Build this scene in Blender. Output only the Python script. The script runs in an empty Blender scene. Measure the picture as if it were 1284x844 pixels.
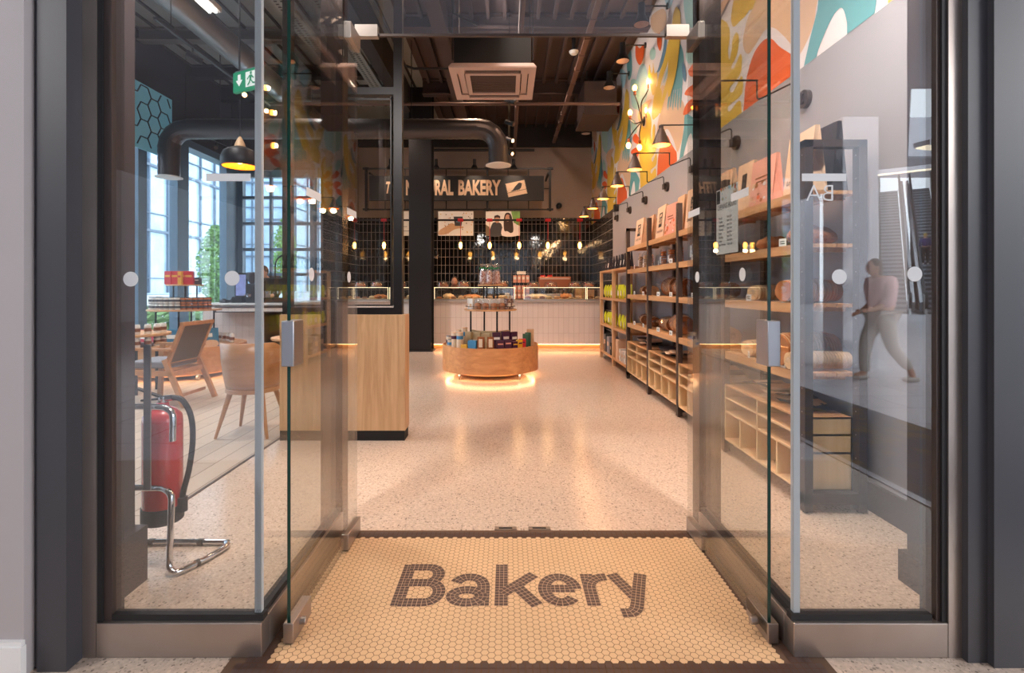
import bpy, math, random
from mathutils import Vector, Matrix, geometry
from math import sin, cos, pi, radians as R
random.seed(7)
SC = bpy.context.scene
C = SC.collection

# ---------------------------------------------------------------- camera, sky, exposure
FPX = 640.0                      # focal length in pixels of the 1284 px wide frame
cd = bpy.data.cameras.new('camera')
cd.sensor_width = 36.0
cd.lens = FPX / 1284 * 36
cd.shift_x = 6 / 1284
cd.shift_y = -61 / 1284
cd.clip_start = 0.05
cam = bpy.data.objects.new('camera', cd)
C.objects.link(cam)
cam.location = (0, 0, 1.25)
cam.rotation_euler = (R(90), 0, 0)
SC.camera = cam
SC.view_settings.view_transform = 'Standard'
SC.view_settings.look = 'None'
SC.view_settings.gamma = 1
SC.view_settings.use_curve_mapping = False
SC.view_settings.exposure = 0.12
SC.cycles.transparent_max_bounces = 32
SC.cycles.max_bounces = 8
SC.cycles.sample_clamp_indirect = 6
SC.cycles.caustics_reflective = False
SC.cycles.caustics_refractive = False
W = bpy.data.worlds.new('world'); SC.world = W; W.use_nodes = True
bg = W.node_tree.nodes['Background']
bg.inputs[0].default_value = (0.80, 0.90, 1.0, 1)
bg.inputs[1].default_value = 4.0

def lamp(name, kind, loc, power, col=(1, .8, .6), size=.2, target=None, spot=None, size_y=None, parent=None, blend=.6):
    d = bpy.data.lights.new(name, kind); d.energy = power; d.color = col
    if kind == 'AREA':
        d.size = size
        if size_y: d.shape = 'RECTANGLE'; d.size_y = size_y
    else:
        d.shadow_soft_size = size
    if kind == 'SPOT': d.spot_size = R(spot or 90); d.spot_blend = blend
    o = bpy.data.objects.new(name, d); C.objects.link(o); o.location = loc
    if target is not None:
        o.rotation_euler = (Vector(target) - Vector(loc)).to_track_quat('-Z', 'Y').to_euler()
    if parent: o.parent = parent
    return o
WARM = (1, .60, .36); SOFT = (1, .80, .64); COOL = (.9, .96, 1)
# general ceiling lighting of the shop
for x, y, p in ((-.4, 3.3, 130), (.9, 4.6, 170), (-.4, 6.0, 190), (.9, 7.4, 200), (-.6, 8.8, 220)):
    lamp('shop_light', 'SPOT', (x, y, 5.05), p, (1, .64, .44), .12, (x, y, 0), 130, blend=.9)
for x, y, p in ((-2.6, 9.6, 90), (-.9, 9.7, 90), (.8, 9.7, 90)):
    lamp('counter_light', 'SPOT', (x, y - .9, 4.9), p, (1, .74, .58), .08, (x, 12.0, 1.6), 95)
for x, y, p in ((-3.0, 4.0, 280), (-4.4, 6.0, 260), (-3.0, 8.0, 260)):
    lamp('cafe_light', 'SPOT', (x, y, 4.5), p, (1, .95, .90), .10, (x, y, 0), 130, blend=.9)
# unseen fill spots added to brighten the front zone just inside the glass
lamp('front_fill', 'SPOT', (-1.22, 2.0, 3.38), 200, (1, .92, .86), .06, (-1.7, 4.2, 0), 120, blend=.9)
lamp('front_fill', 'SPOT', (1.3, 2.0, 3.38), 230, (1, .90, .82), .06, (1.75, 3.4, 1.1), 120, blend=.9)
lamp('front_fill', 'SPOT', (.2, 2.9, 4.9), 160, (1, .90, .82), .10, (2.05, 3.6, 2.6), 100, blend=.9)
# wash on the right wall and shelves
for y in (3.4, 5.2, 7.0, 8.8):
    lamp('shelf_light', 'SPOT', (-.2, y, 4.7), 75, (1, .88, .78), .08, (2.0, y, 1.7), 75)
# entrance downlights
for x in (-.35, .5):
    lamp('entrance_light', 'SPOT', (x * .8, 1.98, 3.3), 44, (1, .70, .48), .06, (x * .8, 1.9, 0), 84)
# mall hall: added area fills, kept outside the mirrored view
lamp('mall_fill', 'AREA', (-7, -2.2, 5.3), 430, (1, .97, .95), 2.5, (-1.5, 1.0, 0))
lamp('mall_fill', 'AREA', (8, -1.8, 5.3), 320, (1, .97, .95), 2.5, (2.5, .5, 0))
lamp('mall_fill', 'AREA', (10.5, -6, 5.3), 700, (1, .98, .97), 2.5, (6.5, -6, 0))
lamp('mural_fill', 'SPOT', (-.8, 7.0, 4.7), 150, (1, .9, .82), .1, (2.05, 7.0, 4.2), 120, blend=.9)  # added fill without a fitting, lifts the dark upper mural
# daylight through the left windows
lamp('daylight', 'AREA', (-8.5, 6.0, 6.8), 700, (.86, .94, 1), 6, (-4, 6.5, 0))

# ---------------------------------------------------------------- materials
MATS = {}
def srgb(r, g, b):
    f = lambda c: (c / 255 / 12.92) if c / 255 <= .04045 else ((c / 255 + .055) / 1.055) ** 2.4
    return (f(r), f(g), f(b), 1)
def nodes(name):
    m = bpy.data.materials.new(name); m.use_nodes = True
    nt = m.node_tree; b = nt.nodes['Principled BSDF']
    MATS[name] = m
    return m, nt, b
def mat(name, rgb, rough=.6, metal=0, emit=None, es=1, noise=0, scale=8, bump=0, coat=0, spec=.5, trans=0):
    m, nt, b = nodes(name)
    c = srgb(*rgb)
    b.inputs['Base Color'].default_value = c
    b.inputs['Roughness'].default_value = rough
    b.inputs['Metallic'].default_value = metal
    b.inputs['Specular IOR Level'].default_value = spec
    b.inputs['Coat Weight'].default_value = coat
    if trans: b.inputs['Transmission Weight'].default_value = trans
    if emit:
        b.inputs['Emission Color'].default_value = srgb(*emit); b.inputs['Emission Strength'].default_value = es
    if noise or bump:
        tc = nt.nodes.new('ShaderNodeTexCoord'); n = nt.nodes.new('ShaderNodeTexNoise')
        n.inputs['Scale'].default_value = scale; n.inputs['Detail'].default_value = 5
        nt.links.new(tc.outputs['Object'], n.inputs['Vector'])
        if noise:
            r = nt.nodes.new('ShaderNodeValToRGB')
            r.color_ramp.elements[0].position = .3; r.color_ramp.elements[1].position = .7
            r.color_ramp.elements[0].color = [v * (1 - noise) for v in c[:3]] + [1]
            r.color_ramp.elements[1].color = [min(1, v * (1 + noise)) for v in c[:3]] + [1]
            nt.links.new(n.outputs['Fac'], r.inputs['Fac']); nt.links.new(r.outputs['Color'], b.inputs['Base Color'])
        if bump:
            bp = nt.nodes.new('ShaderNodeBump'); bp.inputs['Strength'].default_value = bump; bp.inputs['Distance'].default_value = .02
            nt.links.new(n.outputs['Fac'], bp.inputs['Height']); nt.links.new(bp.outputs['Normal'], b.inputs['Normal'])
    return m
def wood(name, a, b_, axis='Z', rough=.45, scale=1.0):
    m, nt, b = nodes(name)
    tc = nt.nodes.new('ShaderNodeTexCoord'); mp = nt.nodes.new('ShaderNodeMapping')
    s = {'X': (.6, 9, 9), 'Y': (9, .6, 9), 'Z': (9, 9, .6)}[axis]
    mp.inputs['Scale'].default_value = [v * scale for v in s]
    n = nt.nodes.new('ShaderNodeTexNoise'); n.inputs['Scale'].default_value = 2.2; n.inputs['Detail'].default_value = 8; n.inputs['Roughness'].default_value = .65
    n.inputs['Distortion'].default_value = .6
    r = nt.nodes.new('ShaderNodeValToRGB'); r.color_ramp.elements[0].position = .32; r.color_ramp.elements[1].position = .68
    r.color_ramp.elements[0].color = srgb(*a); r.color_ramp.elements[1].color = srgb(*b_)
    nt.links.new(tc.outputs['Object'], mp.inputs['Vector']); nt.links.new(mp.outputs[0], n.inputs['Vector'])
    nt.links.new(n.outputs['Fac'], r.inputs['Fac']); nt.links.new(r.outputs['Color'], b.inputs['Base Color'])
    b.inputs['Roughness'].default_value = rough
    return m
def glass(name, r0=.08, tint=(1, 1, 1), rough=0.0, haze=0.0, rmax=.85):
    """clear pane: what passes straight through plus a mirror part that grows at grazing angles"""
    m = bpy.data.materials.new(name); m.use_nodes = True; nt = m.node_tree; nt.nodes.clear(); MATS[name] = m
    N = nt.nodes.new; L = nt.links.new
    out = N('ShaderNodeOutputMaterial'); tr = N('ShaderNodeBsdfTransparent'); gl = N('ShaderNodeBsdfGlossy'); mx = N('ShaderNodeMixShader')
    tr.inputs[0].default_value = (*tint, 1); gl.inputs['Roughness'].default_value = rough
    lw = N('ShaderNodeLayerWeight'); lw.inputs[0].default_value = .5
    pw = N('ShaderNodeMath'); pw.operation = 'POWER'; pw.inputs[1].default_value = 4.5
    ma = N('ShaderNodeMath'); ma.operation = 'MULTIPLY_ADD'; ma.inputs[1].default_value = rmax - r0; ma.inputs[2].default_value = r0
    L(lw.outputs['Facing'], pw.inputs[0]); L(pw.outputs[0], ma.inputs[0]); L(ma.outputs[0], mx.inputs[0])
    L(tr.outputs[0], mx.inputs[1]); L(gl.outputs[0], mx.inputs[2])
    last = mx
    if haze:
        df = N('ShaderNodeBsdfDiffuse'); df.inputs[0].default_value = (.9, .9, .9, 1); m2 = N('ShaderNodeMixShader'); m2.inputs[0].default_value = haze
        L(mx.outputs[0], m2.inputs[1]); L(df.outputs[0], m2.inputs[2]); last = m2
    L(last.outputs[0], out.inputs[0])
    return m
def bricks(name, tile, grout, w, h, axis, mortar=.004, rough=.15, bumpy=.3, offset=0, var=.1, spec=.5):
    m, nt, b = nodes(name)
    N = nt.nodes.new; L = nt.links.new
    tc = N('ShaderNodeTexCoord'); sp = N('ShaderNodeSeparateXYZ'); cb = N('ShaderNodeCombineXYZ')
    L(tc.outputs['Object'], sp.inputs[0])
    u, v = {'XZ': ('X', 'Z'), 'YZ': ('Y', 'Z'), 'XY': ('X', 'Y'), 'YX': ('Y', 'X')}[axis]
    L(sp.outputs[u], cb.inputs[0]); L(sp.outputs[v], cb.inputs[1])
    br = N('ShaderNodeTexBrick'); br.offset = offset; br.squash = 1
    br.inputs['Scale'].default_value = 1; br.inputs['Mortar Size'].default_value = mortar; br.inputs['Brick Width'].default_value = w; br.inputs['Row Height'].default_value = h
    br.inputs['Mortar Smooth'].default_value = 0; br.inputs['Bias'].default_value = 0
    c = srgb(*tile); br.inputs['Color1'].default_value = [x * (1 - var) for x in c[:3]] + [1]; br.inputs['Color2'].default_value = [min(1, x * (1 + var)) for x in c[:3]] + [1]
    br.inputs['Mortar'].default_value = srgb(*grout)
    L(cb.outputs[0], br.inputs['Vector']); L(br.outputs['Color'], b.inputs['Base Color'])
    rr = N('ShaderNodeMath'); rr.operation = 'MULTIPLY_ADD'; rr.inputs[1].default_value = .8 - rough; rr.inputs[2].default_value = rough
    L(br.outputs['Fac'], rr.inputs[0]); L(rr.outputs[0], b.inputs['Roughness'])
    b.inputs['Specular IOR Level'].default_value = spec
    if bumpy:
        n = N('ShaderNodeTexNoise'); n.inputs['Scale'].default_value = 5; L(tc.outputs['Object'], n.inputs['Vector'])
        bp = N('ShaderNodeBump'); bp.inputs['Strength'].default_value = bumpy; bp.inputs['Distance'].default_value = .01
        L(n.outputs['Fac'], bp.inputs['Height']); L(bp.outputs['Normal'], b.inputs['Normal'])
    return m
def terrazzo(name, base, rough=.22, dark=.45, light=1.2, scale=1.0):
    m, nt, b = nodes(name); N = nt.nodes.new; L = nt.links.new
    tc = N('ShaderNodeTexCoord'); c = srgb(*base)
    def chips(sc, lo, hi, off):
        mp = N('ShaderNodeMapping'); mp.inputs['Location'].default_value = (off, off * 2, 0); mp.inputs['Scale'].default_value = (1, 1, .001)
        L(tc.outputs['Object'], mp.inputs['Vector'])
        v = N('ShaderNodeTexVoronoi'); v.inputs['Scale'].default_value = sc * scale; L(mp.outputs[0], v.inputs['Vector'])
        s = N('ShaderNodeSeparateColor'); L(v.outputs['Color'], s.inputs[0])
        a = N('ShaderNodeMath'); a.operation = 'GREATER_THAN'; a.inputs[1].default_value = lo; L(s.outputs[0], a.inputs[0])
        d = N('ShaderNodeMath'); d.operation = 'LESS_THAN'; d.inputs[1].default_value = hi; L(v.outputs['Distance'], d.inputs[0])
        e = N('ShaderNodeMath'); e.operation = 'MULTIPLY'; L(a.outputs[0], e.inputs[0]); L(d.outputs[0], e.inputs[1])
        return e
    n = N('ShaderNodeTexNoise'); n.inputs['Scale'].default_value = 60; n.inputs['Detail'].default_value = 6; L(tc.outputs['Object'], n.inputs['Vector'])
    r = N('ShaderNodeValToRGB'); r.color_ramp.elements[0].position = .35; r.color_ramp.elements[1].position = .65
    r.color_ramp.elements[0].color = [x * .86 for x in c[:3]] + [1]; r.color_ramp.elements[1].color = [min(1, x * 1.1) for x in c[:3]] + [1]
    L(n.outputs['Fac'], r.inputs['Fac'])
    col = r.outputs['Color']
    for sc, lo, hi, off, k in ((70, .86, .42, 0, dark), (110, .80, .40, 3, dark * .75 + .3), (60, .84, .42, 7, light)):
        e = chips(sc, lo, hi, off); mx = N('ShaderNodeMix'); mx.data_type = 'RGBA'
        L(e.outputs[0], mx.inputs[0]); L(col, mx.inputs[6]); mx.inputs[7].default_value = [min(1, x * k) for x in c[:3]] + [1]; col = mx.outputs[2]
    L(col, b.inputs['Base Color']); b.inputs['Roughness'].default_value = rough
    return m
def weave(name, a, b_, sc=160):
    m, nt, b = nodes(name); N = nt.nodes.new; L = nt.links.new
    tc = N('ShaderNodeTexCoord'); ck = N('ShaderNodeTexChecker'); ck.inputs['Scale'].default_value = sc
    ck.inputs['Color1'].default_value = srgb(*a); ck.inputs['Color2'].default_value = srgb(*b_)
    L(tc.outputs['Object'], ck.inputs['Vector']); L(ck.outputs['Color'], b.inputs['Base Color']); b.inputs['Roughness'].default_value = .9
    return m
def speck(name, base, cols, sc=30, rough=.5):
    """patterned print: base colour with voronoi blobs of other colours"""
    m, nt, b = nodes(name); N = nt.nodes.new; L = nt.links.new
    tc = N('ShaderNodeTexCoord'); v = N('ShaderNodeTexVoronoi'); v.inputs['Scale'].default_value = sc; L(tc.outputs['Object'], v.inputs['Vector'])
    s = N('ShaderNodeSeparateColor'); L(v.outputs['Color'], s.inputs[0])
    r = N('ShaderNodeValToRGB'); r.color_ramp.interpolation = 'CONSTANT'
    r.color_ramp.elements[0].color = srgb(*base); r.color_ramp.elements[1].position = .55; r.color_ramp.elements[1].color = srgb(*cols[0])
    for i, c in enumerate(cols[1:]):
        e = r.color_ramp.elements.new(.55 + .42 * (i + 1) / len(cols)); e.color = srgb(*c)
    L(s.outputs[0], r.inputs['Fac']); L(r.outputs['Color'], b.inputs['Base Color']); b.inputs['Roughness'].default_value = rough
    return m

M = MATS
terrazzo('terrazzo', (206, 184, 166), .20, .45, 1.15, 1.15)
terrazzo('terrazzo_mall', (190, 178, 168), .25, .6, 1.1, 1.5)
bricks('mall_paving', (196, 194, 198), (140, 138, 142), 1.2, .6, 'XY', .006, .35, 0, .5, .06)
bricks('timber_floor', (186, 168, 150), (120, 104, 92), 1.4, .16, 'YX', .003, .4, .1, .4, .10)
mat('grout', (96, 72, 56), .9)
mat('hex_tile', (214, 178, 138), .38, noise=.06, scale=3)
mat('dark_mosaic', (72, 52, 46), .42, noise=.15, scale=20)
mat('light_grout', (188, 160, 136), .9)
mat('pillar_grey', (62, 61, 66), .45)
mat('pillar_brown', (66, 56, 56), .5)
mat('white_plaster', (176, 168, 168), .7)
mat('grey_wall', (150, 146, 150), .75)
mat('mural_white', (226, 216, 216), .6)
mat('stone_wall', (158, 142, 134), .8, noise=.06, scale=2)
mat('steel', (172, 160, 152), .33, .85, noise=.10, scale=3)
mat('bronze_steel', (96, 84, 80), .18, 1)
mat('chrome', (215, 215, 218), .08, 1)
mat('alu', (176, 176, 180), .35, 1)
mat('frame_mullion', (92, 116, 136), .45)
mat('gasket', (26, 24, 26), .6)
mat('black_metal', (34, 33, 36), .42, .3)
mat('black_matte', (24, 23, 25), .7)
mat('bronze_metal', (78, 66, 62), .45, .5)
mat('copper', (170, 104, 76), .3, .8)
mat('deck_dark', (74, 58, 56), .7)  # right half of the deck, its dimmer warm light put into the colour
mat('deck_grey', (138, 142, 140), .6)  # left half of the deck, window light put into the paler colour
mat('dark_ceiling', (44, 40, 42), .8)
mat('beam_grey', (120, 118, 118), .6)
mat('pipe_rust', (98, 74, 68), .5)
mat('duct_dark', (84, 78, 78), .36, .6)
mat('duct_galv', (150, 150, 150), .35, .8)
mat('ac_body', (196, 170, 160), .5)
mat('ac_grille', (96, 78, 72), .7)
mat('white_paint', (232, 230, 228), .5)
mat('off_white', (220, 212, 206), .6)
mat('red', (200, 22, 26), .25, coat=.5)
mat('red_cord', (190, 24, 40), .6)
mat('rubber', (22, 22, 24), .55)
mat('green_sign', (14, 130, 92), .4, emit=(14, 130, 92), es=.5)
mat('sign_white', (235, 240, 238), .4, emit=(235, 240, 238), es=.35)
mat('bulb', (255, 200, 120), .3, emit=(255, 170, 70), es=22)
mat('led_warm', (255, 214, 150), .3, emit=(255, 202, 142), es=13)
mat('led_case', (255, 240, 210), .3, emit=(255, 226, 178), es=1.7)
mat('tube_light', (255, 255, 255), .3, emit=(255, 250, 244), es=7)
mat('panel_light', (255, 250, 235), .3, emit=(255, 236, 200), es=4)
mat('lens_hot', (255, 220, 170), .3, emit=(255, 190, 120), es=16)
mat('shade_inner', (250, 150, 60), .5, emit=(255, 150, 50), es=1.6)
mat('orange_inner', (240, 140, 30), .4, emit=(255, 140, 20), es=.9)
mat('diffuser', (225, 222, 220), .5)
wood('oak', (190, 148, 108), (222, 186, 144), 'Z')
wood('oak_x', (190, 138, 92), (226, 176, 126), 'X')
wood('oak_y', (184, 130, 86), (222, 170, 120), 'Y')
wood('oak_drum', (196, 134, 84), (226, 166, 112), 'X', scale=.8)
wood('chair_wood', (176, 122, 80), (206, 150, 102), 'Z', .35)
wood('tub_wood', (170, 118, 76), (190, 138, 92), 'X', .32, .6)
wood('ply', (214, 172, 126), (232, 194, 150), 'X', .5, .7)
wood('maple', (222, 188, 140), (234, 204, 158), 'Z', .5, .5)
bricks('black_tile', (20, 20, 23), (150, 140, 134), .10, .20, 'XZ', .005, .07, .25, 0, .25, .8)
bricks('black_tile_side', (20, 20, 23), (150, 140, 134), .10, .20, 'YZ', .005, .07, .25, 0, .25, .8)
bricks('white_tile', (226, 216, 212), (186, 172, 166), .105, .32, 'XZ', .0025, .25, .1, 0, .03)
bricks('white_tile_side', (226, 216, 212), (186, 172, 166), .105, .32, 'YZ', .0025, .25, .1, 0, .03)
mat('worktop', (176, 168, 162), .3)
glass('pane_glass', .075, (.985, .995, .99), rmax=.9)
glass('front_glass', .13, (.97, .98, .98), rmax=.9)
glass('door_glass', .085, (.95, .965, .96), rmax=.9)
glass('window_glass', .05, (.92, .97, 1.0))
glass('case_glass', .10, (.98, .99, .98), 0, .015)
glass('cellophane', .10, (.93, .93, .94), .08, .07, .8)
mat('glass_edge', (14, 54, 44), .15)
mat('silicone', (190, 196, 200), .25)
mat('vinyl', (214, 214, 214), .5)
mat('blue_panel', (120, 178, 196), .5, emit=(110, 180, 205), es=.22)
mat('kraft', (205, 164, 128), .8, noise=.06, scale=20)
mat('kraft_pale', (224, 188, 156), .8, noise=.05, scale=20)
mat('pink_print', (226, 160, 140), .7)
mat('black_paper', (40, 38, 46), .75)
mat('label_black', (38, 34, 34), .6)
mat('label_white', (232, 228, 222), .6)
mat('yellow_pack', (214, 214, 22), .4)
mat('bread', (178, 108, 58), .8, noise=.30, scale=16, bump=.5)
mat('bread_dark', (140, 82, 42), .8, noise=.4, scale=60, bump=.7)
mat('bread_pale', (222, 182, 138), .8, noise=.15, scale=14, bump=.3)
mat('crumb', (236, 206, 164), .9)
mat('fire_grey', (60, 60, 64), .5)
weave('cane', (70, 58, 50), (140, 124, 108), 210)
weave('seat_fabric', (54, 56, 66), (176, 176, 182), 120)
mat('mall_white', (214, 214, 220), .7)
mat('mall_grey', (150, 146, 152), .8)
mat('escalator_steps', (150, 156, 166), .6); mat('escalator_risers', (60, 64, 72), .7)
mat('rubber_rail', (30, 30, 34), .4)
speck('carpet', (54, 58, 70), [(70, 66, 60), (96, 78, 40), (60, 66, 82)], 10, .95)
mat('skin', (196, 146, 122), .55)
mat('hair_brown', (62, 44, 36), .7)
mat('hair_blond', (196, 160, 90), .7)
mat('cloth_pink', (222, 178, 178), .85)
mat('cloth_beige', (186, 178, 170), .85)
mat('cloth_black', (34, 32, 36), .85)
mat('cloth_purple', (66, 54, 104), .85)
mat('leaf', (120, 160, 84), .6, noise=.25, scale=6)
mat('bark', (120, 104, 86), .8)
mat('grass', (120, 150, 90), .9, noise=.2, scale=3)
mat('pavement', (206, 204, 200), .8)
mat('facade_white', (225, 232, 240), .6)
mat('facade_glass', (200, 222, 240), .15, .2, noise=.15, scale=1)
mat('facade_mullion', (110, 124, 140), .5)
mat('brick_far', (190, 150, 140), .8)
for k, v in dict(orange=(222, 96, 44), yellow=(218, 178, 66), teal=(98, 158, 162), beige=(220, 180, 146), sage=(168, 206, 200), sky=(164, 200, 214), navy=(84, 122, 146)).items():
    mat('paint_' + k, v, .55)

# ---------------------------------------------------------------- mesh building
class MB:
    def __init__(s): s.v = []; s.f = []; s.m = []; s.mats = []
    def use(s, name):
        if name not in s.mats: s.mats.append(name)
        s.cur = s.mats.index(name); return s
    cur = 0
    def add(s, vs, fs):
        o = len(s.v); s.v += [tuple(v) for v in vs]
        for f in fs: s.f.append([i + o for i in f]); s.m.append(s.cur)
        return s
    def box(s, x0, x1, y0, y1, z0, z1):
        v = [(x, y, z) for z in (z0, z1) for y in (y0, y1) for x in (x0, x1)]
        return s.add(v, [(0, 2, 3, 1), (4, 5, 7, 6), (0, 1, 5, 4), (2, 6, 7, 3), (0, 4, 6, 2), (1, 3, 7, 5)])
    def obox(s, c, sx, sy, sz, mtx):
        v = [Vector(c) + mtx @ Vector((x * sx / 2, y * sy / 2, z * sz / 2)) for z in (-1, 1) for y in (-1, 1) for x in (-1, 1)]
        return s.add(v, [(0, 2, 3, 1), (4, 5, 7, 6), (0, 1, 5, 4), (2, 6, 7, 3), (0, 4, 6, 2), (1, 3, 7, 5)])
    def bar(s, p0, p1, w, h=None, up=(0, 0, 1)):
        p0 = Vector(p0); p1 = Vector(p1); d = p1 - p0; h = h or w
        z = d.normalized(); x = Vector(up).cross(z)
        if x.length < 1e-4: x = Vector((1, 0, 0)).cross(z)
        if x.length < 1e-4: x = Vector((0, 1, 0))
        x.normalize(); y = z.cross(x)
        m = Matrix((x, y, z)).transposed()
        return s.obox((p0 + p1) / 2, w, h, d.length, m)
    def cyl(s, p0, p1, r0, r1=None, n=16, cap=True):
        r1 = r0 if r1 is None else r1
        p0 = Vector(p0); p1 = Vector(p1); z = (p1 - p0).normalized()
        x = z.orthogonal().normalized(); y = z.cross(x); v = []
        for p, r in ((p0, r0), (p1, r1)):
            for i in range(n):
                a = 2 * pi * i / n; v.append(p + x * (r * cos(a)) + y * (r * sin(a)))
        f = [(i, (i + 1) % n, n + (i + 1) % n, n + i) for i in range(n)]
        if cap: f += [tuple(range(n - 1, -1, -1)), tuple(range(n, 2 * n))]
        return s.add(v, f)
    def tube(s, pts, r, n=8, closed=False, flat=None):
        P = [Vector(p) for p in pts]; k = len(P); v = []; prev = None
        for i in range(k):
            if closed: t = (P[(i + 1) % k] - P[i - 1])
            else: t = P[min(i + 1, k - 1)] - P[max(i - 1, 0)]
            t.normalize()
            x = prev - t * prev.dot(t) if prev is not None else t.orthogonal()
            if x.length < 1e-5: x = t.orthogonal()
            x.normalize(); prev = x; y = t.cross(x)
            rr = r[i] if isinstance(r, (list, tuple)) else r
            for j in range(n):
                a = 2 * pi * j / n; v.append(P[i] + x * (rr * cos(a)) + y * (rr * sin(a)))
        f = []
        for i in range(k if closed else k - 1):
            a = i * n; b = ((i + 1) % k) * n
            f += [(a + j, a + (j + 1) % n, b + (j + 1) % n, b + j) for j in range(n)]
        if not closed: f += [tuple(range(n - 1, -1, -1)), tuple((k - 1) * n + j for j in range(n))]
        return s.add(v, f)
    def lathe(s, prof, c=(0, 0, 0), n=24, sx=1, sy=1, cap=True):
        v = []; f = []; k = len(prof)
        for r, z in prof:
            for j in range(n):
                a = 2 * pi * j / n; v.append((c[0] + r * cos(a) * sx, c[1] + r * sin(a) * sy, c[2] + z))
        for i in range(k - 1):
            f += [(i * n + j, i * n + (j + 1) % n, (i + 1) * n + (j + 1) % n, (i + 1) * n + j) for j in range(n)]
        if cap and prof[0][0] > 1e-4: f.append(tuple(range(n - 1, -1, -1)))
        if cap and prof[-1][0] > 1e-4: f.append(tuple((k - 1) * n + j for j in range(n)))
        return s.add(v, f)
    def ball(s, c, rx, ry=None, rz=None, n=14, m=8):
        ry = ry or rx; rz = rz or rx; v = []; f = []
        for i in range(m + 1):
            t = pi * i / m
            for j in range(n):
                a = 2 * pi * j / n; v.append((c[0] + rx * sin(t) * cos(a), c[1] + ry * sin(t) * sin(a), c[2] - rz * cos(t)))
        for i in range(m): f += [(i * n + j, i * n + (j + 1) % n, (i + 1) * n + (j + 1) % n, (i + 1) * n + j) for j in range(n)]
        return s.add(v, f)
    def poly(s, pts2, fn, thick=None):
        """flat polygon (any outline) through fn(u, v, w)"""
        tri = geometry.tessellate_polygon([[Vector((p[0], p[1], 0)) for p in pts2]])
        s.add([fn(p[0], p[1], 0) for p in pts2], tri)
        if thick:
            n = len(pts2)
            s.add([fn(p[0], p[1], thick) for p in pts2], [t[::-1] for t in tri])
            s.add([fn(p[0], p[1], w) for w in (0, thick) for p in pts2], [(i, (i + 1) % n, n + (i + 1) % n, n + i) for i in range(n)])
        return s
    def text(s, body, size, fn, bold=0, xs=1, align='CENTER', shear=0, ext=0):
        cu = bpy.data.curves.new('t', 'FONT'); cu.body = body; cu.size = size; cu.offset = bold; cu.align_x = align; cu.shear = shear
        cu.extrude = ext; cu.resolution_u = 3
        ob = bpy.data.objects.new('t', cu); C.objects.link(ob)
        dg = bpy.context.evaluated_depsgraph_get(); dg.update()
        me = bpy.data.meshes.new_from_object(ob.evaluated_get(dg))
        s.add([fn(v.co.x * xs, v.co.y, v.co.z) for v in me.vertices], [list(p.vertices) for p in me.polygons])
        bpy.data.objects.remove(ob); bpy.data.curves.remove(cu); bpy.data.meshes.remove(me)
        return s
    def build(s, name, m=None, parent=None, loc=None, rot=None, smooth=True, bevel=0, angle=35):
        me = bpy.data.meshes.new(name); me.from_pydata(s.v, [], s.f)
        if m and not s.mats: s.mats = [m]
        for q in s.mats: me.materials.append(MATS[q])
        if len(s.mats) > 1: me.polygons.foreach_set('material_index', s.m)
        me.update()
        if smooth:
            me.polygons.foreach_set('use_smooth', [True] * len(me.polygons)); me.set_sharp_from_angle(angle=R(angle))
        o = bpy.data.objects.new(name, me); C.objects.link(o)
        if parent: o.parent = parent
        if loc: o.location = loc
        if rot: o.rotation_euler = rot
        if bevel:
            b = o.modifiers.new('bevel', 'BEVEL'); b.width = bevel; b.segments = 2; b.limit_method = 'ANGLE'
        return o
def B(*a): return MB().box(*a)
def tag(o, label=None, cat=None, group=None, kind=None):
    if label: o['label'] = label
    if cat: o['category'] = cat
    if group: o['group'] = group
    if kind: o['kind'] = kind
    return o
def under(child, par):
    child.parent = par; return child
def E(name, loc=(0, 0, 0), rz=0, label=None, cat=None, group=None, kind=None):
    o = bpy.data.objects.new(name, None); C.objects.link(o); o.location = loc; o.rotation_euler = (0, 0, rz); o.empty_display_size = .1
    return tag(o, label, cat, group, kind)
def S(name, mb, m=None, label=None, **k): return tag(mb.build(name, m, **k), label, kind='structure')
def copy_tree(o, parent=None):
    kids = list(o.children); c = o.copy(); C.objects.link(c); c.parent = parent
    for ch in kids: copy_tree(ch, c)
    return c
PROTO = {}
def item(key, fn, loc, rz, label, cat, group=None, scale=None, rx=0):
    """first call builds the thing, later calls copy it with its parts"""
    if key in PROTO: o = copy_tree(PROTO[key])
    else: o = fn(); PROTO[key] = o
    for p in ('group',):
        if p in o: del o[p]
    tag(o, label, cat, group); o.location = loc; o.rotation_euler = (rx, 0, rz)
    o.scale = scale if scale else (1, 1, 1)
    return o
ORD = ['first', 'second', 'third', 'fourth', 'fifth', 'sixth', 'seventh', 'eighth', 'ninth', 'tenth', 'eleventh', 'twelfth', 'thirteenth', 'fourteenth', 'fifteenth', 'sixteenth']
def spline(pts, k=6, closed=True):
    P = [Vector((*p, 0)) if len(p) == 2 else Vector(p) for p in pts]; n = len(P); out = []
    rng = range(n) if closed else range(n - 1)
    for i in rng:
        if closed: a, b, c, d = P[i - 1], P[i], P[(i + 1) % n], P[(i + 2) % n]
        else: a, b, c, d = P[max(i - 1, 0)], P[i], P[i + 1], P[min(i + 2, n - 1)]
        for j in range(k):
            t = j / k
            out.append(.5 * ((2 * b) + (c - a) * t + (2 * a - 5 * b + 4 * c - d) * t * t + (3 * b - a - 3 * c + d) * t ** 3))
    if not closed: out.append(P[-1])
    return out
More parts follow.
